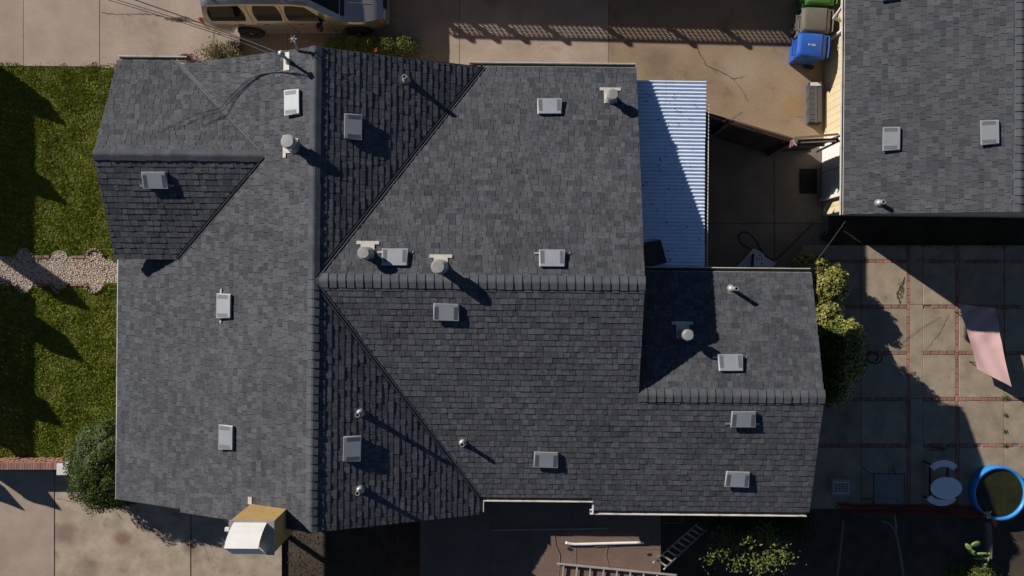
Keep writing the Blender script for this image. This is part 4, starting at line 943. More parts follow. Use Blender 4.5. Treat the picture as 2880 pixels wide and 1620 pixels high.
P = np.array([tuple(p) for p in P]); leaves('crown', TR, 'leaf_bright', P, np.tile([-.3, .2, 1.0], (len(P), 1)), .085, .42, .7, off=TR['_o'])
gc = W(2210, 1490, 1.0)
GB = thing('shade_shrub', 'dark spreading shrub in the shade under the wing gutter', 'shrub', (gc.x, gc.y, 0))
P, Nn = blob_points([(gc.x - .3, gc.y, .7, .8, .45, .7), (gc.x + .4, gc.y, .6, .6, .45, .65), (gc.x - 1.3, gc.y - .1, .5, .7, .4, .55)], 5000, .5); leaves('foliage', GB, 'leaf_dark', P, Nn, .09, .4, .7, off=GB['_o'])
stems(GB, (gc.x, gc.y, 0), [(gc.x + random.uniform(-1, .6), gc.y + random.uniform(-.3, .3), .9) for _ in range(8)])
n = 1400; a, b = W(2420, 618), W(2960, 700); x = RNG.uniform(a.x, b.x, n); y = RNG.uniform(b.y, a.y, n)
o = leaves('leaf_litter', None, 'leaf_litter', np.stack([x, y, np.full(n, -.045)], -1), np.tile([0, 0, 1.0], (n, 1)), .06, .5, .3); tag(stuff(o), 'dead leaves on the dark soil strip below the outbuilding', 'leaf litter')
for px_, l_ in ((2500, 'low dark plant on the soil strip, nearest the outbuilding corner'), (2640, 'low dark plant in the middle of the soil strip below the outbuilding'), (2800, 'low dark plant on the soil strip near the right edge')):
    tuft('low_plant', l_, 'plant', px_, 672, .75, .22, 500, 'leaf_dark', .08, .35, None, 'low plants below the outbuilding')
# prickly pear and the spiky plant below it
kc = W(2745, 1560, .6)
KC = thing('prickly_pear', 'prickly pear cactus with flat green pads beside the wooden rail', 'cactus', (kc.x, kc.y, 0))
def pad(px, py, z, w, l, ang, tilt):
    m = MB(); c = W(px, py, z); M = Matrix.Translation(c) @ Matrix.Rotation(R(ang), 4, 'Z') @ Matrix.Rotation(R(tilt), 4, 'X')
    n = 18; vs = []; rings = [(-.028, .72), (-.02, .93), (0, 1.0), (.02, .93), (.028, .72)]
    for zz, s in rings:
        for k in range(n):
            t = 2 * math.pi * k / n; e = 1 + .12 * math.cos(t); vs.append(M @ Vector((l / 2 * s * math.cos(t) * 1.0, w / 2 * s * math.sin(t) * e, zz)))
    fs = [(i * n + k, i * n + (k + 1) % n, (i + 1) * n + (k + 1) % n, (i + 1) * n + k) for i in range(4) for k in range(n)] + [tuple(range(n - 1, -1, -1)), tuple(range(4 * n, 5 * n))]
    m.add(vs, fs); m.build('pad', 'cactus_green', KC, smooth=True)
for a in ((2744, 1530, 1.05, .16, .27, 15, 20), (2724, 1538, .95, .14, .24, -50, 35), (2763, 1557, .9, .12, .30, 0, 60), (2750, 1558, .7, .16, .3, -20, 70), (2778, 1562, .8, .15, .26, 60, 60), (2735, 1553, .6, .17, .3, -35, 50), (2755, 1570, .35, .2, .4, 0, 80), (2775, 1575, .3, .2, .35, 70, 75)): pad(*a)
yc = W(2742, 1618, .3)
YC = thing('spiky_plant', 'bushy yellow-green plant at the lower edge beneath the cactus', 'plant', (yc.x, yc.y, 0))
n = 1500; x = RNG.normal(0, .32, n); y = RNG.normal(0, .2, n); z = .75 * np.exp(-(x / .5) ** 2 - (y / .4) ** 2) * RNG.random(n) ** .5
leaves('foliage', YC, 'leaf_bright', np.stack([yc.x + x, yc.y + y, z + .02], -1), np.tile([0, 0, 1.0], (n, 1)), .12, .25, .6, off=YC['_o'])
stems(YC, (yc.x, yc.y, 0), [(yc.x + random.uniform(-.3, .3), yc.y + random.uniform(-.2, .2), .5) for _ in range(8)], .012)
# leaf litter in the side strip below the chimney
n = 900; a, b = W(800, 1500), W(1175, 1720); x = RNG.uniform(a.x, b.x, n); y = RNG.uniform(b.y, a.y, n)
o = leaves('leaf_litter', None, 'leaf_litter', np.stack([x, y, np.full(n, -.045)], -1), np.tile([0, 0, 1.0], (n, 1)), .06, .5, .25); tag(stuff(o), 'brown leaf litter on the soil strip beside the flat roof', 'leaf litter')

# ------------------------------------------------------------------ flat-roofed shed south of the house, ladders and pipe on it
zs = 2.24
s0, s1 = W(1182, 1432, zs), W(1858, 1432, zs); sy0, sy1 = -5.35, -9.6
SD = thing('flat_roofed_shed', 'low shed with flat brown rolled roofing against the south wall', 'shed', ((s0.x + s1.x) / 2, -7.0, 0))
m = MB(); m.box(s0.x + .12, s1.x - .12, sy1, sy0, -.05, zs - .09); m.build('wall', 'house_stucco', SD)
m = MB(); m.box(s0.x + .01, s1.x - .01, sy1 + .01, sy0 + .01, zs - .09, zs - .012); rf = m.build('roof', 'underlay', SD)
xs = [s0.x, W(1390, 0, zs).x, W(1620, 0, zs).x, s1.x]
for i in range(3):
    m = MB(); x0, x1 = xs[i] - (.06 if i else 0), xs[i + 1]; n = 30; vs = []; mm = 6
    for j in range(n + 1):
        for k in range(mm + 1):
            xx = x0 + (x1 - x0) * k / mm; yy = sy0 + (sy1 - sy0) * j / n; vs.append((xx, yy, zs + .004 * i - (.0 if k else -.006) + .006 * math.sin(xx * 5 + i) * math.sin(yy * 3.1)))
    m.add(vs, [(j * (mm + 1) + k + 1, j * (mm + 1) + k, (j + 1) * (mm + 1) + k, (j + 1) * (mm + 1) + k + 1) for j in range(n) for k in range(mm)]); m.build('roofing_sheet', 'roll_roofing', rf, smooth=True)
for i, (pts, w_) in enumerate((([(1560, 1500), (1562, 1530), (1575, 1560), (1572, 1625)], .022), ([(1612, 1508), (1620, 1540), (1618, 1600)], .03), ([(1713, 1520), (1704, 1560), (1712, 1590), (1700, 1625)], .025), ([(1690, 1528), (1780, 1540), (1858, 1545)], .02))):
    m = MB(); m.tube([W(x, y, zs + .008) for x, y in pts], w_ * .5, 6); m.build('seam_tar', 'roll_roofing', rf)
for (px, py) in ((1602, 1544), (1825, 1560)):
    m = MB(); c = W(px, py, zs + .014); m.prism([(c.x + .07 * math.cos(t) * random.uniform(.6, 1.2), c.y + .05 * math.sin(t) * random.uniform(.6, 1.2)) for t in (0, .9, 1.8, 2.7, 3.6, 4.5, 5.4)], c.z - .004, c.z + .006); m.build('tar_patch', 'underlay', rf)
# white pipe and thin grey rod left on the shed roof
m = MB(); m.tube(chaikin([W(1591, 1526, zs + .07), W(1604, 1530, zs + .06), W(1625, 1531, zs + .05), W(1720, 1528, zs + .05), W(1811, 1526, zs + .05)], 1), .036, 10)
tag(m.build('white_pipe', 'white_paint', smooth=True, origin=W(1700, 1529, zs)), 'white bent downspout pipe lying on the shed roof', 'pipe')
m = MB(); m.bar(W(1672, 1536, zs + .02), W(1800, 1529, zs + .02), .05, .03); tag(m.build('wood_strip', 'grey_wood', origin=W(1720, 1533, zs)), 'thin grey strip lying against the white pipe', 'strip')
m = MB(); m.tube([W(1380, 1491, zs + .06), W(1550, 1489, zs + .05), W(1712, 1486, zs + .06)], .014, 6); tag(m.build('metal_rod', 'galvanised', origin=W(1550, 1489, zs)), 'long thin metal rod lying in shade on the shed roof', 'rod')
def ladder(name, label, a, b, c, nr, m='ladder_metal', rw=.03, rh=.07, loc=None):
    """rails a-b and the parallel one starting at c; nr rungs"""
    a, b, c = Vector(a), Vector(b), Vector(c); dd = b - a; off = c - a
    r = thing(name, label, 'ladder', loc if loc else a)
    nn = dd.cross(off).normalized()
    for o in (Vector((0, 0, 0)), off): q = MB(); q.bar(a + o, b + o, rw, rh, up=nn); q.build('rail', m, r)
    for i in range(nr):
        p = a + dd * ((i + .5) / nr); q = MB(); q.bar(p, p + off, .035, .035, up=nn); q.build('rung', m, r)
    return r
ladder('ladder', 'aluminium ladder lying flat across the shed roof at the bottom edge', W(1567, 1585, zs + .08), W(1905, 1618, zs + .08), W(1567, 1585, zs + .08) + Vector((-.04, -.42, 0)), 9)
ladder('ladder', 'grey ladder leaning up to the shed roof from the dark yard', W(1838, 1581, zs + .35), W(1962, 1472, .0), W(1866, 1563, zs + .35) + Vector((.02, -.33, 0)), 9, loc=W(1962, 1480, 0))
# crate-like planter in the shade by the shed
p = W(1895, 1460, .3); m = MB(); m.box(p.x - .3, p.x + .3, p.y - .14, p.y + .14, -.05, .28); pb = thing('planter_trough', 'dark trough in the shade under the eave by the shed', 'planter', (p.x, p.y, 0)); m.build('trough', 'bin_grey', pb, bevel=.02)
m = MB(); m.box(p.x - .26, p.x + .26, p.y - .11, p.y + .11, .27, .285); m.build('soil', 'soil', pb)

# ------------------------------------------------------------------ parked car
def make_car():
    x_rear, yc_ = -8.69, 8.30
    r = thing('parked_car', 'silver-beige four-door estate car with roof rails parked on the upper driveway', 'car', (-6.1, yc_, 0))
    L_ = 5.18; wheels = (1.20, 4.30)
    def top(x):        # hood / roof line
        pts = [(0, .74), (.06, .80), (.10, 1.06), (.22, 1.30), (.36, 1.80), (.55, 1.88), (1.5, 1.92), (2.8, 1.90), (3.20, 1.83), (3.98, 1.19), (4.4, 1.14), (4.9, 1.05), (5.08, .95), (5.15, .75), (5.18, .6)]
        for (a, b), (c, d_) in zip(pts[:-1], pts[1:]):
            if a <= x <= c: return b + (d_ - b) * (x - a) / (c - a)
        return pts[-1][1]
    def bott(x):
        z = .34
        for w in wheels:
            dx = abs(x - w)
            if dx < .45: z = max(z, .37 + math.sqrt(.45 ** 2 - dx ** 2))
        return min(z, top(x) - .05)
    def halfw(x):      # plan taper
        if x < .5: return .99 - .14 * ((.5 - x) / .5) ** 2
        if x > 4.3: return .99 - .22 * ((x - 4.3) / .88) ** 2
        return .99
    st = sorted(set([0, .03, .06, .1, .16, .22, .3, .36, .45, .55, 5.18, 5.15, 5.08, 5.0] + [round(.6 + i * .08, 3) for i in range(56)] + [3.20, 3.98]))
    def sect(x):
        t = top(x); b = bott(x); w = halfw(x); belt = min(1.16, t - .03)
        low = min(.62, (b + belt) / 2) if b < .6 else b + (belt - b) * .4
        cab = max(0, (t - 1.16)) / .75
        wr = w - .06 - .22 * min(1, cab)
        pts = [(w - .03, b), (w, low), (w, (low + belt) / 2 + .05), (w - .035, belt), (wr + .03, belt + (t - belt) * .86), (wr - .08, belt + (t - belt) * .97), (wr * .5, t), (0, t + .008)]
        return pts
    B = MB(); n = len(sect(1)); 
    for sgn in (1, -1):
        vs = [(x_rear + x, yc_ + sgn * y_, z) for x in st for (y_, z) in sect(x)]
        fs = []
        for i in range(len(st) - 1):
            for k in range(n - 1):
                q = (i * n + k, (i + 1) * n + k, (i + 1) * n + k + 1, i * n + k + 1); fs.append(q if sgn < 0 else q[::-1])
        fs.append(tuple(range(n)) if sgn > 0 else tuple(range(n - 1, -1, -1)))
        e = (len(st) - 1) * n; fs.append(tuple(e + k for k in range(n)) if sgn < 0 else tuple(e + k for k in range(n - 1, -1, -1)))
        B.add(vs, fs)
    body = B.build('body', 'car_paint', r, smooth=True)
    mod = body.modifiers.new('es', 'EDGE_SPLIT'); mod.split_angle = R(32)
    # dark underside box closing the body
    m = MB(); m.box(x_rear + .2, x_rear + 5.0, yc_ - .8, yc_ + .8, .30, .95); m.build('underbody', 'car_trim', r)
    def side(x, f, sgn, out=.006):
        """point on the cabin side, f: 0 at belt, 1 near roof edge"""
        s_ = sect(x); (y0, z0), (y1, z1) = s_[3], s_[4]; return Vector((x_rear + x, yc_ + sgn * (y0 + (y1 - y0) * f + out), z0 + (z1 - z0) * f + out * .3))
    for sgn in (-1, 1):
        for xa, xb, xc, xd in ((.36, 1.42, 1.40, .46), (1.64, 2.42, 2.38, 1.68), (2.50, 3.62, 3.16, 2.54)):
            m = MB(); N = 10; bot = []; topv = []
            rows_ = []
            for j in range(5):
                f = .06 + .84 * j / 4; ins = .05 * (1 if j in (0, 4) else .25 if j in (1, 3) else 0)
                l = xa + (xd - xa) * j / 4 + ins; rr_ = xb + (xc - xb) * j / 4 - ins
                rows_.append([side(l + (rr_ - l) * k / N, f, sgn) for k in range(N + 1)])
            vs = [v for rw in rows_ for v in rw]; fs = []
            for j in range(4):
                for k in range(N):
                    q = (j * (N + 1) + k, j * (N + 1) + k + 1, (j + 1) * (N + 1) + k + 1, (j + 1) * (N + 1) + k); fs.append(q if sgn < 0 else q[::-1])
            m.add(vs, fs); m.build('side_window', 'car_glass', r)
        # door shut lines, sill trim, handles, mirror
        for x0, x1 in ((1.53, 1.62), (2.46, 2.62), (3.62, 3.70)):
            m = MB(); s0_ = sect(x0); ps = [Vector((x_rear + x0 + (x1 - x0) * (1 - t), yc_ + sgn * (sect(x0)[i][0] + .002), z)) for i, t, z in ((1, 0, .42), (2, .4, .9), (3, 1, 1.16))]
            m.tube(ps + ([side(x0, .9, sgn, .002)] if x0 < 3 else []), .007, 5); m.build('shut_line', 'car_trim', r)
        m = MB(); m.bar((x_rear + 1.66, yc_ + sgn * .99, .47), (x_rear + 3.82, yc_ + sgn * .99, .47), .04, .05); m.build('side_step', 'car_paint', r)
        for x in (1.78, 2.75):
            m = MB(); m.bar((x_rear + x, yc_ + sgn * 1.0, 1.0), (x_rear + x + .16, yc_ + sgn * 1.0, 1.0), .03, .035); m.build('door_handle', 'car_paint', r, bevel=.008)
        m = MB(); m.lathe([(.03, -.13), (.10, -.11), (.115, 0), (.10, .10), (.03, .12)], (0, 0, 0), 12, Matrix.Scale(.7, 4, (1, 0, 0))); m.v = [(x_rear + 3.40 + v[0], yc_ + sgn * 1.13 + v[1], 1.22 + v[2]) for v in m.v]; m.build('wing_mirror', 'car_trim', r, smooth=True)
        m = MB(); m.bar((x_rear + 3.45, yc_ + sgn * .9, 1.2), (x_rear + 3.42, yc_ + sgn * 1.1, 1.2), .06, .05); m.build('mirror_stalk', 'car_trim', r)
        # lamps
        m = MB(); m.box(x_rear + .02, x_rear + .14, yc_ + sgn * .86 - .04, yc_ + sgn * .86 + .055, .74, 1.12); m.build('tail_lamp', 'lamp_red', r, bevel=.02)
        m = MB(); m.box(x_rear + 4.98, x_rear + 5.14, yc_ + sgn * .62 - .14, yc_ + sgn * .62 + .12, .74, .92); m.build('headlight', 'lamp_clear', r, bevel=.02)
        m = MB(); m.box(x_rear + 4.93, x_rear + 5.08, yc_ + sgn * .80 - .05, yc_ + sgn * .80 + .05, .74, .90); m.build('indicator', 'lamp_amber', r, bevel=.015)
        # roof rail with feet
        m = MB(); rail = [(.62, 1.86), (.75, 1.95), (1.6, 1.985), (2.4, 1.975), (2.62, 1.90)]; m.tube([(x_rear + x, yc_ + sgn * .60, z) for x, z in rail], .022, 8)
        for x in (1.2, 1.9): m.bar((x_rear + x, yc_ + sgn * .60, 1.87), (x_rear + x, yc_ + sgn * .60, 1.97), .05, .05)
        m.build('roof_rail', 'car_trim', r, smooth=False)
        for w in wheels:
            Mx = Matrix.Rotation(R(90), 4, 'X'); c = Vector((x_rear + w, yc_ + sgn * .87, .37))
            m = MB(); m.lathe([(.24, -.125), (.34, -.125), (.37, -.09), (.37, .09), (.34, .125), (.24, .125)], c, 28, Mx); ty = m.build('tyre', 'rubber', r, smooth=False)
            m = MB(); m.lathe([(.235, -.10), (.24, .128), (.20, .11), (.06, .115), (.05, .13)], c, 24, Mx if sgn < 0 else Matrix.Rotation(R(-90), 4, 'X')); m.build('rim', 'alloy', ty)
            for k in range(6):
                a = k * math.pi / 3; m = MB(); o = c + Vector((0, sgn * .116, 0)); m.bar(o + Vector((.13 * math.cos(a - .22), 0, .13 * math.sin(a - .22))), o + Vector((.19 * math.cos(a), 0, .19 * math.sin(a))), .012, .05, up=(0, 1, 0)); m.build('rim_slot', 'dark_hole', ty)
    for x in (1.1, 2.0): m = MB(); m.bar((x_rear + x, yc_ - .60, 1.985), (x_rear + x, yc_ + .60, 1.985), .05, .025); m.build('cross_bar', 'car_trim', r)
    def strip(x0, x1, w0, w1, name, mm, nx=6, ny=8, out=.008):
        m = MB(); vs = []
        for i in range(nx + 1):
            x = x0 + (x1 - x0) * i / nx; w = w0 + (w1 - w0) * i / nx; s_ = sect(x)
            for k in range(ny + 1):
                yy = -w + 2 * w * k / ny; ay = abs(yy); z = s_[7][1]
                for (ya, za), (yb, zb) in zip(s_[::-1][:-1], s_[::-1][1:]):
                    if ya <= ay <= yb: z = za + (zb - za) * (ay - ya) / max(1e-6, yb - ya); break
                vs.append((x_rear + x + out * .5, yc_ + yy, z + out))
        m.add(vs, [(i * (ny + 1) + k, (i + 1) * (ny + 1) + k, (i + 1) * (ny + 1) + k + 1, i * (ny + 1) + k + 1) for i in range(nx) for k in range(ny)]); m.build(name, mm, r, smooth=True)
    strip(3.27, 3.93, .60, .78, 'windscreen', 'car_glass'); strip(.24, .36, .74, .62, 'rear_window', 'car_glass', 3)
    strip(3.95, 4.06, .80, .80, 'wiper_cowl', 'car_trim', 2, 8, .006)
    for yy in (-.42, .42):
        m = MB(); m.tube([(x_rear + x, yc_ + yy, top(x) + .010) for x in (4.15, 4.4, 4.7, 4.95)], .008, 5); m.build('bonnet_crease', 'car_paint', r)
    m = MB(); m.box(x_rear + 5.02, x_rear + 5.20, yc_ - .80, yc_ + .80, .42, .66); m.build('front_bumper', 'car_paint', r, bevel=.05)
    m = MB(); m.box(x_rear + 5.05, x_rear + 5.165, yc_ - .45, yc_ + .45, .70, .92); m.build('grille', 'car_trim', r, bevel=.02)
    m = MB(); m.box(x_rear - .06, x_rear + .12, yc_ - .88, yc_ + .88, .42, .74); m.build('rear_bumper', 'car_paint', r, bevel=.05)
make_car()

# ------------------------------------------------------------------ wheelie bins
def bin_(label, px, py, m, rz, printed=False):
    c = W(px, py, 1.0)
    r = thing('wheelie_bin', label, 'bin', (c.x, c.y, 0), 'wheelie bins by the outbuilding', R(rz)); r['_o'] = (0, 0, 0)
    # local x: from hinge (wall side, +x) to front (-x)
    q = MB(); vs = [(-.30, -.24, .04), (.28, -.24, .04), (.28, .24, .04), (-.30, .24, .04), (-.39, -.31, .92), (.33, -.31, .92), (.33, .31, .92), (-.39, .31, .92)]
    q.add(vs, [(3, 2, 1, 0), (4, 5, 6, 7), (0, 1, 5, 4), (1, 2, 6, 5), (2, 3, 7, 6), (3, 0, 4, 7)]); q.build('body', m, r, bevel=.03)
    q = MB(); q.box(-.43, .36, -.345, .345, .90, .955); q.build('rim', m, r, bevel=.02)
    q = MB(); rings = [(1.0, .955), (1.0, .985), (.93, 1.0), (.90, 1.03), (.78, 1.055)]; vs = []; ns = 24
    for s_, z in rings:
        for k in range(ns):
            t = 2 * math.pi * (k + .5) / ns; cx_, cy_ = math.cos(t), math.sin(t); e = .28
            vs.append((-.04 + .40 * s_ * math.copysign(abs(cx_) ** e, cx_), .345 * s_ * math.copysign(abs(cy_) ** e, cy_), z))
    q.add(vs, [(i * ns + k, i * ns + (k + 1) % ns, (i + 1) * ns + (k + 1) % ns, (i + 1) * ns + k) for i in range(4) for k in range(ns)] + [tuple(range(4 * ns, 5 * ns))]); lid = q.build('lid', m, r, smooth=True)
    lid.modifiers.new('es', 'EDGE_SPLIT').split_angle = R(35)
    q = MB(); q.bar((.23, -.31, 1.058), (.23, .31, 1.058), .02, .012); q.build('lid_groove', 'dark_hole', lid)
    q = MB(); q.tube([(.34, -.30, .93), (.43, -.30, .98), (.44, 0, .99), (.43, .30, .98), (.34, .30, .93)], .02, 8); q.build('handle', m, r)
    for s_ in (-1, 1):
        q = MB(); q.lathe([(.02, -.03), (.12, -.03), (.12, .03), (.02, .03)], (.30, s_ * .29, .12), 16, Matrix.Rotation(R(90), 4, 'X')); q.build('wheel', 'rubber', r)
    q = MB(); q.bar((-.47, -.22, .72), (-.47, .22, .72), .04, .04); q.bar((-.42, -.2, .72), (-.37, -.2, .74), .03, .03); q.bar((-.42, .2, .72), (-.37, .2, .74), .03, .03); q.bar((-.47, -.2, .72), (-.36, -.2, .72), .03, .03); q.bar((-.47, .2, .72), (-.36, .2, .72), .03, .03); q.build('lift_bar', m, r)
    if printed:
        q = MB(); z = 1.057
        q.prism([(-.17, .03), (-.12, .0), (-.17, -.03)], z, z + .002); q.prism([(-.11, .02), (-.09, -.0), (-.11, -.02)], z, z + .002)
        for k in range(5): q.box(-.07 + k * .022, -.058 + k * .022, -.035, .02, z, z + .002)
        q.build('lid_print', 'faded_print', lid)
    return r
bin_('green wheelie bin cut by the top edge, beside the outbuilding', 2312, -22, 'bin_green', -2)
bin_('grey wheelie bin between the green and blue bins', 2300, 56, 'bin_grey', -3)
bin_('blue wheelie bin in front of the cream siding', 2288, 128, 'bin_blue', -5, True)
# bundle of leftover shingles by the wall
c = W(2295, 288, .25)
ST_ = thing('shingle_bundle', 'strapped stack of leftover grey shingles on the drive by the cream wall', 'shingles', (c.x, c.y, 0))
for k in range(7):
    m = MB(); ox = random.uniform(-.02, .02) - (.03 if k > 4 else 0); oy = random.uniform(-.02, .02); n = 14; z0 = .034 + k * .034
    lft = [(c.x - .19 + ox + .012 * math.sin(j * 1.3 + k), c.y - .58 + oy + 1.14 * j / n) for j in range(n + 1)]
    poly = [(c.x + .19 + ox, c.y - .58 + oy), (c.x + .19 + ox, c.y + .56 + oy)] + lft[::-1]
    m.prism(poly, z0, z0 + .031); m.build('shingle_layer', 'shingle', ST_)
for j in range(7):
    m = MB(); y0 = c.y - .50 + j * .15; m.box(c.x - .19, c.x - .02, y0, y0 + .14, .268 + .004 * (j % 2), .28 + .004 * (j % 2)); m.build('shingle_tab', 'shingle', ST_)
m = MB(); m.box(c.x - .02, c.x + .0, c.y - .6, c.y + .58, .274, .286); m.build('strap', 'grey_wood', ST_)
m = MB(); m.box(c.x - .17, c.x + .14, c.y + .47, c.y + .57, .274, .292); m.build('wrapper', 'box_white', ST_)
# door mat, box on sheets, hose, wires
m = MB(); a, b = W(2248, 475), W(2296, 545); m.box(a.x, b.x, b.y, a.y, .03, .045); tag(m.build('door_mat', 'mat_black', bevel=.004, origin=((a.x + b.x) / 2, (a.y + b.y) / 2, .03)), 'black mat on the paving before the white doors', 'mat')
def flat(name, m_, pts, z, t, label, cat):
    q = MB(); q.prism(pxy(pts, z), z, z + t); c_ = W(*pts[0], z); return tag(q.build(name, m_, origin=c_, bevel=.002), label, cat)
flat('foam_sheet', 'sheet_foam', [(2119, 698), (2150, 716), (2128, 775), (2062, 770), (2074, 748)], .10, .03, 'larger pale sheet lying under the printed box', 'sheet')
flat('foam_sheet', 'sheet_foam', [(2150, 722), (2182, 740), (2160, 770), (2140, 770)], .06, .02, 'smaller pale sheet sticking out right of the printed box', 'sheet')
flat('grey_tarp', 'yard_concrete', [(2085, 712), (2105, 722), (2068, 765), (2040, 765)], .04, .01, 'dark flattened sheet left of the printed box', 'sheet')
BX = thing('printed_box', 'white printed carton with dark blue side on pale sheets in the side yard', 'box', W(2132, 735, .13))
q = MB(); poly = pxy([(2122, 714), (2150, 717), (2146, 752), (2119, 750)], .32); q.prism(poly, .13, .33); bxo = q.build('carton', 'box_white', BX, bevel=.004)
q = MB(); a, b = W(2121, 714, .32), W(2118, 750, .32); q.add([(a.x - .003, a.y, .135), (b.x - .003, b.y, .135), (b.x - .003, b.y, .328), (a.x - .003, a.y, .328)], [(0, 1, 2, 3)]); q.build('blue_side', 'box_blue', bxo)
q = MB()
for (x, y, w_, h_) in ((2135, 717, .05, .04), (2127, 722, .025, .16), (2134, 726, .03, .05), (2141, 722, .03, .09), (2140, 738, .04, .06)):
    a = W(x, y, .334); q.box(a.x, a.x + w_, a.y - h_, a.y, .331, .333)
q.build('print', 'print_ink', bxo)
m = MB(); m.tube(chaikin([W(2110, 698, .05), W(2090, 690, .04), (W(2075, 668, .03)), W(2085, 652, .03), W(2105, 653, .03), W(2125, 672, .03), W(2140, 700, .04), W(2158, 724, .05), W(2180, 732, .04), W(2200, 715, .03), W(2245, 672, .03), W(2290, 625, .04)], 3), .018, 8)
tag(m.build('garden_hose', 'black_hose', smooth=True, origin=W(2140, 700, 0)), 'black hose looping from the printed box across the side yard', 'hose')
m = MB(); m.tube(chaikin([W(2420, 990, .9), W(2452, 962, .75), W(2478, 985, .5), W(2484, 1005, .3), W(2470, 1024, .15), W(2448, 1020, .06), W(2435, 1008, .04)], 3), .02, 8); m.tube(chaikin([W(2438, 1002, .04), W(2450, 988, .06), W(2475, 1000, .05), W(2462, 1018, .04)], 3), .018, 8)
tag(m.build('garden_hose', 'black_hose', smooth=True, origin=W(2460, 1000, 0)), 'black hose coiled on the sunlit patio beside the dark shrub', 'hose')
m = MB(); m.tube([W(2378, 622, 2.0), W(2335, 682, 1.85), W(2290, 742, 1.75)], .005, 5); tag(m.build('clothes_line', 'cable', origin=W(2335, 682, 1.8)), 'thin line from the outbuilding corner to the cream-green shrub', 'line')
# dry debris below the outbuilding corner
n = 260; c = W(2345, 668); P = np.stack([c.x + RNG.normal(0, .22, n), c.y + RNG.normal(0, .06, n) - .1 * RNG.normal(0, 1, n) * .3, np.full(n, .045)], -1)
tag(stuff(leaves('dry_leaves', None, 'leaf_litter', P, np.tile([0, 0, 1.0], (n, 1)), .07, .5, .3)), 'small drift of dry leaves below the outbuilding corner', 'leaf litter')

# service cables from the mast towards the street pole
def cable(label, pts, r_=.010):
    m = MB(); m.tube(chaikin([W(*p) for p in pts], 3), r_, 6); return tag(m.build('service_cable', 'cable', smooth=True, origin=W(*pts[0])), label, 'cable', 'service cables above the front drive')
cable('thick overhead cable nearest the parked car, running to the mast', [(787, 150, 4.80), (705, 118, 4.72), (560, 62, 4.75), (380, 0, 5.0), (60, -115, 5.6), (-400, -280, 6.6)], .012)
cable('middle overhead cable running to the service mast', [(787, 151, 4.78), (690, 116, 4.66), (530, 62, 4.70), (330, 0, 5.0), (-20, -110, 5.6), (-480, -255, 6.6)], .008)
cable('lowest overhead cable running to the service mast', [(760, 152, 4.72), (680, 118, 4.62), (510, 62, 4.66), (306, 0, 4.96), (-60, -110, 5.6), (-520, -245, 6.6)], .008)
cable('slack loop of cable hanging at the weatherhead', [(787, 150, 4.82), (765, 143, 4.9), (757, 136, 4.85), (752, 152, 4.6), (760, 166, 4.5), (768, 162, 4.5), (757, 150, 4.62)], .007)

# ------------------------------------------------------------------ patio things
PC_ = [(2695, 855, .42), (2800, 867, .55), (2846, 1088, .55), (2748, 1038, .42)]
TP = thing('pink_canopy', 'faded pink cloth canopy stretched over the patio at the right', 'canopy', W(2770, 970, 0))
m = MB(); n1, n2 = 22, 40; cs = [W(*p) for p in PC_]; vs = []
for lay in (0, -.006):
    for j in range(n2 + 1):
        for i in range(n1 + 1):
            u, v = i / n1, j / n2; p = (cs[0] * (1 - u) + cs[1] * u) * (1 - v) + (cs[3] * (1 - u) + cs[2] * u) * v
            sag = -.05 * math.sin(math.pi * u) * math.sin(math.pi * v); wr = .032 * math.sin(14 * (v * 1.6 + u * .7)) * max(0, 1 - v * 1.7) + .012 * math.sin(9 * u - 5 * v)
            edge = .10 * math.sin(math.pi * v) * (-1 if u > .5 else 1) * abs(2 * u - 1) * .35
            vs.append(p + Vector((edge, 0, sag + wr + lay)))
o1 = (n1 + 1) * (n2 + 1); fs = []
for j in range(n2):
    for i in range(n1):
        a = j * (n1 + 1) + i; fs += [(a, a + n1 + 1, a + n1 + 2, a + 1), (o1 + a, o1 + a + 1, o1 + a + n1 + 2, o1 + a + n1 + 1)]
m.add(vs, fs); m.build('cloth', 'pink_cloth', TP, smooth=True)
cen = sum(cs, Vector()) / 4
for p in cs: p = p.lerp(cen, .22); m = MB(); m.tube([(p.x, p.y, 0), (p.x, p.y, p.z - .06)], .014, 8); m.build('pole', 'dark_frame', TP)
# paddling pool
c = W(2813, 1388, .28); PLc = Vector((c.x, c.y, 0)); r1 = .735
PL = thing('paddling_pool', 'round blue paddling pool full of murky water', 'pool', PLc)
m = MB(); prof = [(r1 - .0, 0), (r1 + .03, .0), (r1 + .045, .12), (r1 + .055, .25), (r1 + .05, .285), (r1 + .02, .30), (r1 - .015, .295), (r1 - .03, .26), (r1 - .045, .03)]; m.lathe(prof, PLc, 56); m.f = m.f[:-2]; m.t = m.t[:-2]; m.build('wall', 'pool_blue', PL, smooth=True)
m = MB(); m.lathe([(r1 - .046, .02), (r1 - .033, .225)], PLc, 56); m.build('water', 'pool_water', PL)
m = MB(); p = W(2776, 1446, .32)
for k in range(10): m.tube([p + Vector((random.uniform(-.1, .1), random.uniform(-.08, .08), random.uniform(0, .04))), p + Vector((random.uniform(-.12, .12), random.uniform(-.1, .1), random.uniform(0, .05)))], .018, 6)
tag(m.build('knotted_rope', 'rope', smooth=True, origin=p), 'pale knotted rope hanging over the rim of the pool', 'rope')
m = MB(); q = [W(2790, 1458, .28), W(2808, 1472, .18), W(2796, 1484, .10), W(2786, 1466, .18)]; m.add(q + [v + Vector((.01, .01, .02)) for v in q], [(0, 1, 2, 3), (7, 6, 5, 4), (0, 4, 5, 1), (1, 5, 6, 2), (2, 6, 7, 3), (3, 7, 4, 0)]); tag(m.build('orange_rag', 'orange_cloth', origin=q[0]), 'crumpled orange rag hanging beside the pool', 'rag')
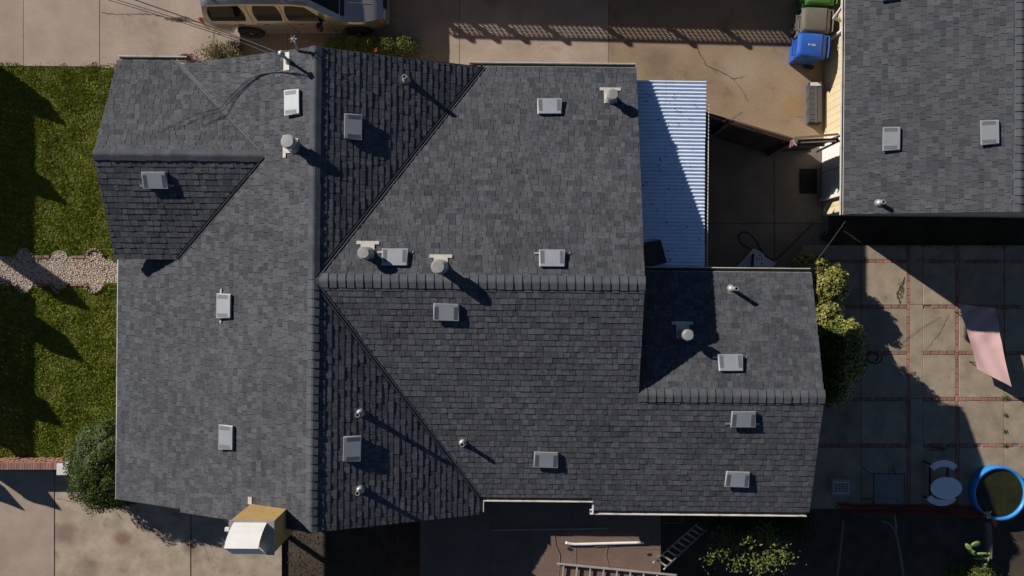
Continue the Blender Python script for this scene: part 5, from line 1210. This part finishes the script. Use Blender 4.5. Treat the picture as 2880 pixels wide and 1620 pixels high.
# picnic set: round table with two curved benches on one frame
c = W(2662, 1373, .72); PT = thing('picnic_table', 'white oval garden table with two curved benches attached', 'table', (c.x, c.y, 0))
m = MB(); n = 48; m.prism([(c.x + .44 * math.cos(2 * math.pi * k / n), c.y + .31 * math.sin(2 * math.pi * k / n)) for k in range(n)], .69, .725); m.build('tabletop', 'white_plastic', PT, bevel=.008)
for sgn in (1, -1):
    m = MB(); bx = [(2620, 1312), (2662, 1292), (2695, 1320)]; cc = W(2655 if sgn > 0 else 2649, 1352 if sgn > 0 else 1362, .44); ro, ri = (.60, .41) if sgn > 0 else (.64, .45); n = 20; out = []; inn = []
    for k in range(n + 1):
        t = R((46 + 90 * k / n) if sgn > 0 else (224 + 90 * k / n)); out.append((cc.x + ro * .95 * math.cos(t), cc.y + ro * .98 * math.sin(t))); inn.append((cc.x + ri * .95 * math.cos(t), cc.y + ri * .98 * math.sin(t)))
    def capr(a, b):
        mid = ((a[0] + b[0]) / 2, (a[1] + b[1]) / 2); return mid
    poly = out + inn[::-1]; m.prism(poly, .41, .445); m.build('bench', 'white_plastic', PT, bevel=.03)
    m = MB(); m.bar((c.x - .25, c.y, .36), (c.x - .25, cc.y + sgn * .45, .38), .04, .04); m.bar((c.x + .25, c.y, .36), (c.x + .25, cc.y + sgn * .45, .38), .04, .04)
    for x in (-.25, .25): m.bar((c.x + x, cc.y + sgn * .46, 0), (c.x + x, cc.y + sgn * .46, .40), .035, .035)
    m.build('bench_frame', 'dark_frame', PT)
for sx in (-.25, .25):
    m = MB(); m.bar((c.x + sx, c.y, .0), (c.x + sx, c.y, .69), .04, .04); m.build('leg', 'galvanised', PT)
# square glass table
a, b = W(2458, 1333, .62), W(2544, 1420, .62); c = (a + b) / 2
GTb = thing('glass_table', 'square glass-topped table with dark metal frame in the shade', 'table', (c.x, c.y, 0))
m = MB(); m.box(a.x + .02, b.x - .02, b.y + .02, a.y - .02, .612, .622); m.build('glass_top', 'table_glass', GTb)
m = MB(); m.tube(chaikin([(a.x, a.y, .61), (b.x, a.y, .61), (b.x, b.y, .61), (a.x, b.y, .61), (a.x, a.y, .61)], 0), .014, 8); m.build('rim', 'dark_frame', GTb)
for x, sx in ((a.x, 1), (b.x, -1)):
    for y, sy in ((a.y, -1), (b.y, 1)): m = MB(); m.tube(chaikin([(x, y, .6), (x + sx * .10, y + sy * .10, .35), (x - sx * .02, y - sy * .02, 0)], 2), .012, 6); m.build('leg', 'dark_frame', GTb)
# crate
a, b = W(2342, 1352, .3), W(2390, 1392, .3); CR = thing('plastic_crate', 'grey plastic crate with slotted top beside the house wing', 'crate', ((a.x + b.x) / 2, (a.y + b.y) / 2, .03))
m = MB(); m.box(a.x, b.x, b.y, a.y, .03, .30); cro = m.build('crate_body', 'crate_plastic', CR, bevel=.015)
for i in range(4):
    for j in range(4):
        m = MB(); x0 = a.x + .05 + i * (b.x - a.x - .08) / 4; y0 = b.y + .10 + j * .062; m.box(x0, x0 + .075, y0, y0 + .03, .299, .3025); m.build('slot', 'dark_hole', cro)
# low red netting fence on posts along the planting bed
na_, nb2 = W(2372, 1436, .5), W(2772, 1444, .5)
NT = thing('netting_fence', 'sagging dark red mesh netting along the edge of the patio', 'fence', W(2560, 1440, -.05))
m = MB(); n = 60; vs = []; hh = [0, .18, .36, .54]
for i in range(n + 1):
    t = i / n; p = na_.lerp(nb2, t); sag = .10 * math.sin(t * 9.5) - .05
    for k, h in enumerate(hh): vs.append((p.x, p.y + .10 - .33 * h + .02 * math.sin(t * 23 + k), -.03 + h * (1.05 + sag * .6)))
fs = []; k4 = len(hh)
V0 = vs
for i in range(n):
    for k in range(k4 - 1):
        m.bar(V0[i * k4 + k], V0[(i + 1) * k4 + k + 1], .022, .004); m.bar(V0[i * k4 + k + 1], V0[(i + 1) * k4 + k], .022, .004)
    for k in (0, k4 - 1): m.bar(V0[i * k4 + k], V0[(i + 1) * k4 + k], .02, .008)
    for k in range(k4 - 1): m.bar(V0[i * k4 + k], V0[(i + 1) * k4 + k], .05, .003)
stuff(m.build('mesh_net', 'netting', NT))
for t in (.0, .38, .75, 1.0): p = na_.lerp(nb2, t); m = MB(); m.tube([(p.x, p.y, -.06), (p.x, p.y - .1, .62)], .015, 6); m.build('post', 'fence_wood', NT)
# bed edging rails running down the picture
def railthing(label, pts, w=.05, mm='grey_wood', name='bed_rail'):
    for_ = MB()
    for a, b in zip(pts[:-1], pts[1:]): for_.bar(W(*a), W(*b), w, w)
    return tag(for_.build(name, mm, origin=W(*pts[0])), label, 'rail', 'rails in the planting bed')
railthing('grey rail running down the planting bed from the left end of the netting', [(2372, 1465, .25), (2362, 1560, .2), (2352, 1640, .15)])
railthing('grey rail in the middle of the planting bed, curved at its top', [(2478, 1464, .3), (2500, 1472, .3), (2518, 1492, .3), (2530, 1545, .28), (2545, 1650, .25)])
railthing('short wooden rail leading up to the netting centre', [(2516, 1448, .5), (2520, 1490, .3)])
railthing('wooden plank edging the planting bed beside the cactus', [(2778, 1470, .3), (2782, 1520, .3), (2780, 1570, .3)], .12, 'grey_wood')
m = MB(); c = W(2772, 1592, .3); m.lathe([(.10, 0), (.14, .12), (.12, .26), (.05, .33)], (c.x, c.y, -.05), 9); tag(m.build('pale_stone', 'box_white', smooth=True, origin=(c.x, c.y, -.05)), 'pale pinkish rock between the cactus and the bottom edge', 'rock')

for o in bpy.data.objects:
    if '_o' in o.keys(): del o['_o']
